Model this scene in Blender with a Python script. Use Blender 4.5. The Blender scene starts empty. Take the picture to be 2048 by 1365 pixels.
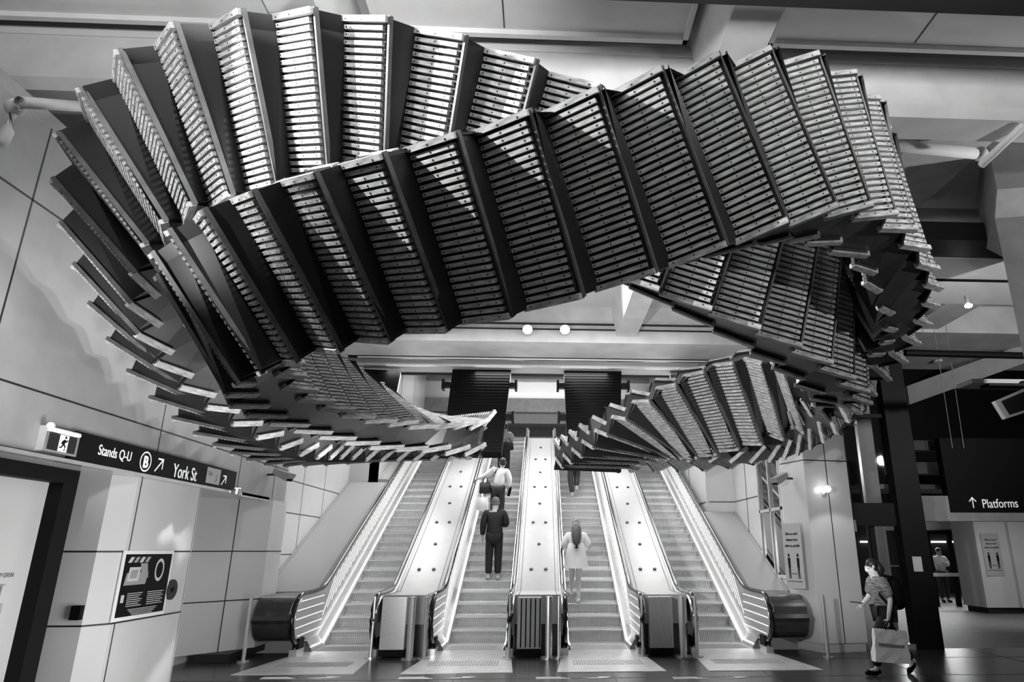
import bpy, bmesh, math, random
from mathutils import Vector, Matrix
random.seed(7)
SC = bpy.context.scene
COL = SC.collection
STRANDS = {
 'B': dict(T=0.612, lo=-27, rows=[(-0.056,10.909,3.274,-0.416,0.850,0.324,0.135,0.410,-0.902),(-0.409,10.744,3.173,-0.245,0.913,0.326,0.095,0.357,-0.929),(-0.729,10.549,3.085,-0.136,0.944,0.300,0.037,0.308,-0.951),(-1.013,10.320,3.014,-0.417,0.881,0.222,-0.063,0.216,-0.974),(-1.268,10.052,2.965,-0.611,0.769,0.187,-0.229,0.054,-0.972),(-1.505,9.747,2.945,-0.675,0.703,0.225,-0.451,-0.152,-0.880),(-1.740,9.405,2.956,-0.671,0.687,0.280,-0.555,-0.213,-0.804),(-1.975,9.034,2.992,-0.638,0.678,0.366,-0.657,-0.230,-0.718),(-2.198,8.642,3.044,-0.575,0.622,0.532,-0.755,-0.152,-0.638),(-2.398,8.235,3.098,-0.553,0.528,0.644,-0.793,-0.096,-0.602),(-2.566,7.818,3.144,-0.506,0.495,0.707,-0.849,-0.142,-0.509),(-2.703,7.391,3.186,-0.486,0.412,0.771,-0.873,-0.179,-0.454),(-2.810,6.958,3.220,-0.481,0.314,0.819,-0.876,-0.218,-0.431),(-2.889,6.521,3.241,-0.475,0.224,0.851,-0.872,-0.250,-0.421),(-2.931,6.089,3.252,-0.493,0.143,0.858,-0.850,-0.289,-0.440),(-2.923,5.672,3.257,-0.522,0.085,0.849,-0.832,-0.271,-0.484),(-2.838,5.284,3.263,-0.564,-0.016,0.826,-0.770,-0.350,-0.533),(-2.653,4.943,3.280,-0.550,-0.194,0.812,-0.663,-0.490,-0.566),(-2.369,4.658,3.305,-0.525,-0.341,0.780,-0.514,-0.604,-0.609),(-2.024,4.421,3.330,-0.443,-0.495,0.747,-0.367,-0.661,-0.655),(-1.641,4.224,3.357,-0.389,-0.573,0.722,-0.251,-0.688,-0.681),(-1.234,4.062,3.393,-0.342,-0.584,0.736,-0.172,-0.731,-0.660),(-0.813,3.927,3.448,-0.306,-0.569,0.763,-0.104,-0.777,-0.621),(-0.375,3.815,3.532,-0.270,-0.500,0.823,-0.058,-0.845,-0.532),(0.068,3.723,3.650,-0.238,-0.437,0.867,-0.029,-0.890,-0.456),(0.506,3.653,3.797,-0.264,-0.357,0.896,-0.048,-0.923,-0.382),(0.926,3.613,3.963,-0.285,-0.277,0.918,-0.123,-0.939,-0.322),(1.317,3.618,4.125,-0.274,-0.179,0.945,-0.198,-0.951,-0.238),(1.682,3.681,4.263,-0.224,-0.099,0.970,-0.015,-0.994,-0.105),(2.025,3.815,4.353,-0.127,-0.041,0.991,0.178,-0.984,-0.018),(2.344,4.020,4.393,-0.004,0.041,0.999,0.271,-0.962,0.040),(2.635,4.281,4.399,0.064,0.100,0.993,0.213,-0.974,0.084),(2.886,4.595,4.380,0.094,0.195,0.976,0.286,-0.945,0.161),(3.089,4.952,4.348,0.007,0.309,0.951,0.416,-0.866,0.278),(3.258,5.336,4.311,-0.098,0.365,0.926,0.514,-0.778,0.361),(3.410,5.727,4.270,-0.204,0.345,0.916,0.664,-0.639,0.389),(3.557,6.114,4.224,-0.219,0.309,0.925,0.831,-0.438,0.343),(3.701,6.498,4.167,-0.148,0.261,0.954,0.918,-0.322,0.230),(3.837,6.878,4.094,0.011,0.256,0.967,0.952,-0.298,0.068),(3.965,7.258,4.003,0.210,0.183,0.960,0.936,-0.322,-0.143),(4.083,7.637,3.896,0.384,0.210,0.899,0.891,-0.340,-0.301),(4.185,8.019,3.775,0.544,0.205,0.814,0.817,-0.348,-0.459),(4.269,8.404,3.647,0.620,0.109,0.777,0.761,-0.326,-0.561),(4.328,8.789,3.520,0.693,0.075,0.717,0.704,-0.284,-0.651),(4.354,9.173,3.404,0.787,0.100,0.609,0.614,-0.228,-0.756),(4.337,9.548,3.299,0.847,0.208,0.489,0.523,-0.163,-0.837),(4.265,9.910,3.208,0.850,0.383,0.361,0.427,-0.102,-0.898),(4.130,10.250,3.130,0.771,0.594,0.232,0.328,-0.057,-0.943),(3.931,10.562,3.067,0.637,0.760,0.133,0.227,-0.020,-0.974),(3.672,10.843,3.020,0.592,0.803,0.072,0.132,-0.008,-0.991),(3.366,11.093,2.990,0.548,0.836,0.025,0.060,-0.010,-0.998),(3.024,11.310,2.977,0.479,0.878,-0.017,0.006,-0.023,-1.000),(2.657,11.498,2.979,0.398,0.916,-0.054,-0.036,-0.043,-0.998),(2.275,11.659,2.994,0.341,0.936,-0.084,-0.075,-0.062,-0.995),(1.881,11.797,3.021,0.293,0.950,-0.110,-0.106,-0.082,-0.991),(1.482,11.915,3.056,0.248,0.959,-0.133,-0.125,-0.104,-0.987),(1.077,12.017,3.099,0.204,0.967,-0.154,-0.130,-0.129,-0.983),(0.669,12.104,3.147,0.159,0.971,-0.176,-0.123,-0.158,-0.980),]),
 'A': dict(T=0.536, lo=-32, rows=[(-0.910,12.533,3.285,-0.228,0.947,0.226,0.011,0.234,-0.972),(-1.270,12.340,3.233,-0.450,0.875,0.178,0.022,0.210,-0.977),(-1.611,12.120,3.179,-0.586,0.800,0.133,0.033,0.187,-0.982),(-1.929,11.873,3.123,-0.669,0.737,0.095,0.044,0.166,-0.985),(-2.224,11.600,3.065,-0.732,0.679,0.062,0.054,0.148,-0.988),(-2.491,11.301,3.008,-0.789,0.614,0.034,0.062,0.134,-0.989),(-2.728,10.980,2.951,-0.838,0.546,0.012,0.065,0.123,-0.990),(-2.931,10.640,2.898,-0.871,0.492,0.002,0.061,0.113,-0.992),(-3.097,10.285,2.850,-0.882,0.471,0.008,0.046,0.103,-0.994),(-3.223,9.919,2.810,-0.881,0.473,0.029,0.015,0.090,-0.996),(-3.310,9.546,2.779,-0.922,0.383,0.057,-0.032,0.071,-0.997),(-3.368,9.167,2.760,-0.950,0.296,0.104,-0.095,0.044,-0.995),(-3.416,8.782,2.757,-0.946,0.288,0.149,-0.154,0.006,-0.988),(-3.475,8.389,2.774,-0.936,0.303,0.180,-0.202,-0.043,-0.978),(-3.550,7.989,2.821,-0.917,0.332,0.220,-0.264,-0.096,-0.960),(-3.639,7.586,2.901,-0.890,0.375,0.260,-0.335,-0.149,-0.930),(-3.723,7.185,3.014,-0.875,0.364,0.320,-0.410,-0.203,-0.889),(-3.793,6.787,3.156,-0.842,0.348,0.413,-0.507,-0.247,-0.826),(-3.838,6.394,3.322,-0.799,0.321,0.508,-0.594,-0.293,-0.749),(-3.848,6.007,3.501,-0.746,0.320,0.584,-0.666,-0.345,-0.661),(-3.813,5.631,3.689,-0.711,0.268,0.650,-0.694,-0.416,-0.588),(-3.721,5.274,3.873,-0.712,0.174,0.680,-0.655,-0.514,-0.554),(-3.568,4.942,4.046,-0.705,0.051,0.708,-0.579,-0.618,-0.532),(-3.352,4.641,4.208,-0.641,-0.068,0.764,-0.504,-0.713,-0.487),(-3.073,4.386,4.343,-0.526,-0.182,0.831,-0.421,-0.793,-0.440),(-2.742,4.183,4.440,-0.412,-0.279,0.868,-0.320,-0.847,-0.424),(-2.362,4.041,4.494,-0.280,-0.356,0.892,-0.224,-0.879,-0.421),(-1.948,3.956,4.509,-0.174,-0.419,0.891,-0.143,-0.885,-0.443),(-1.521,3.917,4.488,-0.062,-0.482,0.874,-0.080,-0.870,-0.486),(-1.090,3.920,4.435,0.051,-0.518,0.854,-0.030,-0.855,-0.517),(-0.655,3.961,4.356,0.162,-0.490,0.856,0.018,-0.866,-0.499),(-0.223,4.031,4.261,0.226,-0.437,0.871,0.066,-0.885,-0.461),(0.202,4.123,4.160,0.258,-0.395,0.882,0.110,-0.895,-0.432),(0.622,4.234,4.058,0.317,-0.343,0.884,0.153,-0.902,-0.404),(1.035,4.365,3.959,0.363,-0.276,0.890,0.201,-0.909,-0.364),(1.439,4.519,3.866,0.354,-0.189,0.916,0.272,-0.916,-0.294),(1.824,4.704,3.781,0.322,-0.086,0.943,0.388,-0.896,-0.214),(2.175,4.927,3.707,0.285,-0.003,0.959,0.455,-0.880,-0.138),(2.487,5.188,3.645,0.223,0.027,0.974,0.588,-0.801,-0.112),(2.759,5.488,3.595,0.134,0.063,0.989,0.709,-0.703,-0.052),(2.994,5.821,3.558,0.094,0.075,0.993,0.806,-0.592,-0.032),(3.195,6.182,3.531,0.140,0.039,0.989,0.880,-0.463,-0.106),(3.363,6.568,3.513,0.280,-0.080,0.957,0.901,-0.322,-0.291),]),
 'D': dict(T=0.483, lo=9, rows=[(3.510,7.962,3.109,-0.604,-0.794,-0.077,-0.516,0.463,-0.721),(3.384,8.103,3.265,-0.512,-0.852,0.115,-0.537,0.212,-0.817),(3.223,8.253,3.377,-0.448,-0.820,0.357,-0.524,-0.083,-0.847),(3.001,8.420,3.450,-0.403,-0.617,0.675,-0.519,-0.453,-0.725),(2.722,8.607,3.466,-0.347,-0.427,0.835,-0.449,-0.706,-0.547),(2.419,8.806,3.413,-0.351,-0.378,0.857,-0.316,-0.814,-0.488),(2.117,9.011,3.319,-0.442,-0.436,0.784,-0.158,-0.823,-0.546),(1.837,9.222,3.211,-0.555,-0.520,0.650,-0.092,-0.738,-0.669),(1.600,9.440,3.114,-0.703,-0.553,0.447,-0.023,-0.610,-0.792),(1.409,9.672,3.035,-0.797,-0.546,0.257,0.053,-0.488,-0.872),(1.255,9.923,2.976,-0.841,-0.535,0.082,0.134,-0.354,-0.925),(1.121,10.194,2.930,-0.879,-0.477,-0.012,0.122,-0.200,-0.972),(0.997,10.485,2.893,-0.913,-0.405,-0.041,0.089,-0.100,-0.991),(0.880,10.791,2.863,-0.937,-0.348,-0.031,0.052,-0.051,-0.997),(0.769,11.110,2.841,-0.954,-0.300,-0.002,0.010,-0.025,-1.000),]),
}
V = Vector
# ------------------------------------------------------------------ camera
FPX, PX, PY = 1340.0, 1150.0, 682.0
TH, PH, CAMH = math.radians(17.4), math.radians(2.85), 1.6
CAM = V((0, 0, CAMH))
FW = V((math.sin(PH)*math.cos(TH), math.cos(PH)*math.cos(TH), math.sin(TH)))
RT = V((math.cos(PH), -math.sin(PH), 0))
UP = RT.cross(FW)
cd = bpy.data.cameras.new('camera'); cam = bpy.data.objects.new('camera', cd); COL.objects.link(cam)
cam.matrix_world = Matrix(((RT.x, UP.x, -FW.x, 0), (RT.y, UP.y, -FW.y, 0), (RT.z, UP.z, -FW.z, CAMH), (0, 0, 0, 1)))
cd.sensor_width = 36.0; cd.lens = 36.0*FPX/2048.0; cd.shift_x = -(PX-1024.0)/2048.0; cd.shift_y = -(682.5-PY)/2048.0
cd.clip_start = 0.05; cd.clip_end = 200
SC.camera = cam
SC.view_settings.view_transform = 'Standard'; SC.view_settings.look = 'None'
SC.view_settings.gamma = 1.0; SC.view_settings.use_curve_mapping = False
SC.view_settings.exposure = 0.0
wd = bpy.data.worlds.new('world'); SC.world = wd; wd.use_nodes = True
wd.node_tree.nodes['Background'].inputs[0].default_value = (1, 1, 1, 1)
wd.node_tree.nodes['Background'].inputs[1].default_value = 0.06

def light(kind, name, loc, energy, target=None, size=0.3, sizey=None, angle=60, blend=0.3, spread=None):
    ld = bpy.data.lights.new(name, kind); ld.energy = energy
    o = bpy.data.objects.new(name, ld); COL.objects.link(o); o.location = loc
    if kind == 'AREA':
        ld.shape = 'RECTANGLE'; ld.size = size; ld.size_y = sizey or size
        if spread: ld.spread = math.radians(spread)
    elif kind == 'SPOT':
        ld.spot_size = math.radians(angle); ld.spot_blend = blend; ld.shadow_soft_size = size
    else: ld.shadow_soft_size = size
    if target is not None:
        o.rotation_euler = (V(target)-V(loc)).to_track_quat('-Z', 'Y').to_euler()
    return o
# uplights on the ceiling, wall wash, added fills, sculpture spots, shaft lights
light('AREA', 'ceiling_uplight', (0.5, 1.4, 5.0), 1350, (0.5, 1.401, 9), 7.0, 1.6)
light('SPOT', 'hall_uplight_right', (9.5, 6.0, 4.0), 1100, (7.0, 9.5, 6.6), 0.12, angle=130, blend=.8)
light('SPOT', 'bay_fill_left', (-4.3, 9.6, 5.3), 190, (-1.0, 10.5, 6.85), 0.3, angle=140, blend=.8)  # unseen spot added to brighten the middle bay ceiling
light('SPOT', 'bay_fill_right', (4.7, 9.8, 5.3), 190, (1.5, 10.5, 6.85), 0.3, angle=140, blend=.8)  # its added counterpart on the right, also without a fitting
light('AREA', 'uplight_far', (0, 12.6, 2.6), 60, (0, 13.5, 6), 5.0, 0.5)
light('SPOT', 'sculpture_spot_left', (-4.2, 2.4, 2.6), 480, (-1.8, 4.6, 5.2), 0.05, angle=56, blend=0.5)
light('SPOT', 'sculpture_spot_high', (-3.3, 2.7, 5.5), 1900, (-.9, 3.9, 3.5), 0.03, angle=58, blend=0.35)
light('SPOT', 'sculpture_spot_right', (4.6, 1.5, 3.0), 260, (2.6, 5.2, 4.1), 0.05, angle=48, blend=0.5)
light('SPOT', 'band_spot_low', (-1.2, 4.4, 2.2), 1100, (1.8, 9.0, 3.4), 0.08, angle=60, blend=0.5)
light('SPOT', 'ribbon_fill_high', (1.6, 9.9, 5.3), 1800, (-1.5, 8.9, 3.0), 0.08, angle=28, blend=0.5)  # spot added in mid-air to brighten the left ribbon
light('SPOT', 'wall_wash_left', (-3.9, 3.9, 2.75), 380, (-4.7, 7.2, 3.9), 0.06, angle=70, blend=0.9)
light('AREA', 'left_wall_fill', (-2.0, 6.5, 1.0), 110, (-4.6, 8.5, 1.2), 1.5, 1.5)  # added area fill that brightens the lower left wall
for i, cx in enumerate((-3.3, -1.1, 1.05, 3.2)):
    light('AREA', 'escalator_light', (cx, 17.2, 5.6), 95, (cx, 15.0, 1.0), 1.2, 2.0)
    light('AREA', 'escalator_light_top', (cx*.6, 21.5, 7.4), 55, (cx, 20.0, 3.5), 1.2, 2.0)
light('SPOT', 'ribbon_fill_low', (0.9, 9.0, 1.2), 200, (-2.1, 7.6, 3.3), 0.08, angle=38, blend=.6)  # added low spot lifting the dark underside of the ribbon
light('SPOT', 'column_fill', (2.6, 6.8, 1.6), 260, (5.0, 11.9, 2.0), 0.1, angle=46, blend=.8)  # added spot brightening the white column, no fitting built
light('AREA', 'escalator_front_fill', (0, 12.9, 5.7), 170, (0, 15.5, 0.5), 6.0, 0.4)  # added front fill for the steps and riders
light('AREA', 'concourse_light', (0, 27, 6.0), 260, (0, 29, 9), 6.0, 3.0)
light('AREA', 'doors_light', (13.5, 24.0, 2.8), 300, (12.5, 21, 0.5), 3.0, 1.0)
light('AREA', 'foyer_light', (11.0, 15.2, 2.75), 90, (12.5, 18.5, 0.8), 1.5, 1.0)

def pix(x, y, ax, v):
    """world point on the plane axis=v seen at photo pixel (x, y)"""
    r = FW + RT*((x-PX)/FPX) - UP*((y-PY)/FPX)
    return CAM + r*((v-CAM[ax])/r[ax])

# ------------------------------------------------------------------ materials
MATS = {}
def mat(name, g, rough=0.5, metal=0.0, noise=0.0, nscale=6.0, stretch=(1, 1, 1), emit=0.0, alpha=1.0, trans=0.0, bump=0.0, rnd=0.0, spec=0.5):
    if name in MATS: return MATS[name]
    m = bpy.data.materials.new(name); m.use_nodes = True; nt = m.node_tree
    b = nt.nodes['Principled BSDF']
    b.inputs['Base Color'].default_value = (g, g, g, 1); b.inputs['Roughness'].default_value = rough
    b.inputs['Metallic'].default_value = metal; b.inputs['Specular IOR Level'].default_value = spec
    if emit: b.inputs['Emission Color'].default_value = (1, 1, 1, 1); b.inputs['Emission Strength'].default_value = emit
    if trans: b.inputs['Transmission Weight'].default_value = trans
    if alpha < 1: b.inputs['Alpha'].default_value = alpha
    if noise or bump or rnd:
        tc = nt.nodes.new('ShaderNodeTexCoord'); mp = nt.nodes.new('ShaderNodeMapping'); mp.inputs['Scale'].default_value = stretch
        nz = nt.nodes.new('ShaderNodeTexNoise'); nz.inputs['Scale'].default_value = nscale; nz.inputs['Detail'].default_value = 6
        nt.links.new(tc.outputs['Object'], mp.inputs[0]); nt.links.new(mp.outputs[0], nz.inputs['Vector'])
        rp = nt.nodes.new('ShaderNodeMapRange'); rp.inputs['From Min'].default_value = .3; rp.inputs['From Max'].default_value = .7
        rp.inputs['To Min'].default_value = g*(1-noise); rp.inputs['To Max'].default_value = g*(1+noise)
        nt.links.new(nz.outputs['Fac'], rp.inputs['Value'])
        out = rp.outputs[0]
        if rnd:
            oi = nt.nodes.new('ShaderNodeObjectInfo'); r2 = nt.nodes.new('ShaderNodeMapRange')
            r2.inputs['To Min'].default_value = 1-rnd; r2.inputs['To Max'].default_value = 1+rnd
            nt.links.new(oi.outputs['Random'], r2.inputs['Value'])
            mu = nt.nodes.new('ShaderNodeMath'); mu.operation = 'MULTIPLY'
            nt.links.new(out, mu.inputs[0]); nt.links.new(r2.outputs[0], mu.inputs[1]); out = mu.outputs[0]
        cb = nt.nodes.new('ShaderNodeCombineColor')
        for i in range(3): nt.links.new(out, cb.inputs[i])
        nt.links.new(cb.outputs[0], b.inputs['Base Color'])
        if bump:
            bp = nt.nodes.new('ShaderNodeBump'); bp.inputs['Strength'].default_value = bump; bp.inputs['Distance'].default_value = .02
            nt.links.new(nz.outputs['Fac'], bp.inputs['Height']); nt.links.new(bp.outputs[0], b.inputs['Normal'])
    MATS[name] = m; return m
M_SLAT = mat('weathered_timber', .46, .55, noise=.45, nscale=9, stretch=(5, 1, 5), rnd=.15)
M_BACK = mat('tread_backing_black', .010, .6)
M_EDGE = mat('tread_nosing_metal', .12, .45, .3, noise=.3)
M_RISER = mat('riser_dark_metal', .018, .28, .0, noise=.15, nscale=3)
M_FASC = mat('fascia_grey_metal', .045, .35, .0, noise=.2, nscale=2)
M_BOLT = mat('bolt_black', .008, .5)
M_CEIL = mat('ceiling_paint', .50, .8, noise=.06, nscale=1.2)
M_PANEL = mat('ceiling_panel_white', .62, .7, noise=.03)
M_BEAM = mat('concrete_painted', .52, .75, noise=.12, nscale=2.2, bump=.25)
M_BEAMD = mat('concrete_grey', .30, .8, noise=.15, nscale=3, bump=.25)
M_DARK = mat('black_metal', .004, .6, spec=.15)
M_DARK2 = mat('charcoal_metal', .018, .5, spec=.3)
M_WALL = mat('enamel_wall_panel', .50, .22, noise=.05, nscale=1.0)
M_WALLU = mat('upper_wall_grey', .30, .5, noise=.10, nscale=2.5)  # darker and rougher than the lower wall panels
M_JOINT = mat('panel_joint', .01, .6)
M_FLOOR = mat('floor_tile_dark', .035, .27, noise=.35, nscale=5)
M_FLOORL = mat('floor_stone_light', .16, .55, noise=.2)
M_STEEL = mat('brushed_steel', .62, .25, .7, noise=.08, nscale=8, stretch=(1, 1, 12))
M_STEELD = mat('dark_steel', .08, .25, .6, noise=.2)
M_DECK = mat('escalator_deck_white', .40, .35, .0, noise=.04)
M_STEP = mat('escalator_step_grey', .5, .45, .2, noise=.2, nscale=8)
M_RISE = mat('escalator_riser_grey', .8, .4, .1, noise=.1)
M_RUB = mat('handrail_rubber', .008, .15)
M_LED = mat('led_white', .9, .5, emit=3)
M_LAMP = mat('lamp_glow', .9, .5, emit=14)
M_WHITE = mat('white_vinyl', .7, .5)
M_TXT = mat('sign_lettering_white', .75, .5, emit=.35)
M_GLASS = mat('glass', .02, .03, alpha=.12, spec=.25)
M_GREY = mat('mid_grey', .25, .5)
M_SILV = mat('silver_print', .45, .4)
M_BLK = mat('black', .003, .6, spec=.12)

# ------------------------------------------------------------------ helpers
def finish(name, bm, m, parent=None, smooth=False):
    me = bpy.data.meshes.new(name); bm.normal_update(); bm.to_mesh(me); bm.free()
    for q in (m if isinstance(m, (list, tuple)) else [m]): me.materials.append(q)
    if smooth:
        for p in me.polygons: p.use_smooth = True
    o = bpy.data.objects.new(name, me); COL.objects.link(o)
    if parent is not None: o.parent = parent
    return o
def tag(o, label=None, cat=None, group=None, kind=None):
    if label: o['label'] = label
    if cat: o['category'] = cat
    if group: o['group'] = group
    if kind: o['kind'] = kind
    return o
def empty(name, loc, label, cat, group=None, rz=0):
    o = bpy.data.objects.new(name, None); COL.objects.link(o); o.location = loc; o.rotation_euler = (0, 0, rz)
    o.empty_display_size = .2
    return tag(o, label, cat, group)
def hexa(bm, pts, mi=0):
    """pts: 8 points, bottom ring 0-3 and top ring 4-7"""
    v = [bm.verts.new(p) for p in pts]
    for f in ((3, 2, 1, 0), (4, 5, 6, 7), (0, 1, 5, 4), (1, 2, 6, 5), (2, 3, 7, 6), (3, 0, 4, 7)):
        bm.faces.new([v[i] for i in f]).material_index = mi
    return v
def bx(bm, x0, x1, y0, y1, z0, z1, mi=0):
    return hexa(bm, [(x0, y0, z0), (x1, y0, z0), (x1, y1, z0), (x0, y1, z0), (x0, y0, z1), (x1, y0, z1), (x1, y1, z1), (x0, y1, z1)], mi)
def box(name, x0, x1, y0, y1, z0, z1, m, parent=None, off=None):
    bm = bmesh.new(); 
    if off is not None: x0 -= off[0]; x1 -= off[0]; y0 -= off[1]; y1 -= off[1]; z0 -= off[2]; z1 -= off[2]
    bx(bm, x0, x1, y0, y1, z0, z1); return finish(name, bm, m, parent)
def struct(o, label=None): o['kind'] = 'structure'; 
def slab(bm, a, b, c, d, n, t, mi=0):
    """quad a b c d thickened by t along -n"""
    n = V(n).normalized()*t
    a, b, c, d = V(a), V(b), V(c), V(d)
    hexa(bm, [a-n, b-n, c-n, d-n, a, b, c, d], mi)
def tube(bm, pts, r, seg=8, mi=0, cap=True):
    rings = []; pts = [V(p) for p in pts]
    up = V((0, 0, 1))
    for i, p in enumerate(pts):
        t = (pts[min(i+1, len(pts)-1)]-pts[max(i-1, 0)]).normalized()
        a = t.cross(up); 
        if a.length < 1e-3: a = t.cross(V((1, 0, 0)))
        a.normalize(); b = t.cross(a).normalized()
        rr = r[i] if isinstance(r, (list, tuple)) else r
        rings.append([bm.verts.new(p+a*math.cos(2*math.pi*k/seg)*rr+b*math.sin(2*math.pi*k/seg)*rr) for k in range(seg)])
    for i in range(len(rings)-1):
        for k in range(seg):
            bm.faces.new((rings[i][k], rings[i][(k+1) % seg], rings[i+1][(k+1) % seg], rings[i+1][k])).material_index = mi
    if cap:
        bm.faces.new(rings[0][::-1]).material_index = mi; bm.faces.new(rings[-1]).material_index = mi
def ball(bm, c, r, sz=(1, 1, 1), mi=0, seg=14):
    res = bmesh.ops.create_uvsphere(bm, u_segments=seg, v_segments=seg//2+2, radius=r)
    for v in res['verts']: v.co = V((v.co.x*sz[0], v.co.y*sz[1], v.co.z*sz[2]))+V(c)
    for v in res['verts']:
        for f in v.link_faces: f.material_index = mi
def extr_yz(bm, poly, x0, x1, mi=0):
    """extrude a polygon given as (y, z) points from x0 to x1"""
    a = [bm.verts.new((x0, y, z)) for y, z in poly]; b = [bm.verts.new((x1, y, z)) for y, z in poly]
    n = len(poly)
    bm.faces.new(a[::-1]).material_index = mi; bm.faces.new(b).material_index = mi
    for i in range(n): bm.faces.new((a[i], a[(i+1) % n], b[(i+1) % n], b[i])).material_index = mi
def extr_xy(bm, poly, z0, z1, mi=0):
    a = [bm.verts.new((x, y, z0)) for x, y in poly]; b = [bm.verts.new((x, y, z1)) for x, y in poly]
    n = len(poly)
    bm.faces.new(a[::-1]).material_index = mi; bm.faces.new(b).material_index = mi
    for i in range(n): bm.faces.new((a[i], a[(i+1) % n], b[(i+1) % n], b[i])).material_index = mi
def recalc(bm): bmesh.ops.recalc_face_normals(bm, faces=bm.faces)
def text(name, s, origin, right, up, size, m, parent=None, off=0.004, align='LEFT', sx=1.0, bold=0.0):
    cu = bpy.data.curves.new(name, 'FONT'); cu.body = s; cu.size = size; cu.align_x = align; cu.extrude = .002; cu.offset = bold
    tmp = bpy.data.objects.new(name, cu); COL.objects.link(tmp)
    dg = bpy.context.evaluated_depsgraph_get(); me = bpy.data.meshes.new_from_object(tmp.evaluated_get(dg))
    bpy.data.objects.remove(tmp)
    r = V(right).normalized(); u = V(up).normalized(); n = r.cross(u)
    o = bpy.data.objects.new(name, me); COL.objects.link(o)
    mw = Matrix.Translation(V(origin)+n*off) @ Matrix(((r.x, u.x, n.x, 0), (r.y, u.y, n.y, 0), (r.z, u.z, n.z, 0), (0, 0, 0, 1))) @ Matrix.Diagonal((sx, 1, 1, 1))
    me.materials.clear(); me.materials.append(m)
    if parent is not None:
        o.parent = parent; o.matrix_parent_inverse = Matrix.Identity(4); o.matrix_basis = parent_inv(parent) @ mw
    else: o.matrix_basis = mw
    return o
def parent_inv(p):
    m = Matrix.Translation(p.location) @ p.rotation_euler.to_matrix().to_4x4()
    return m.inverted()

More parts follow.
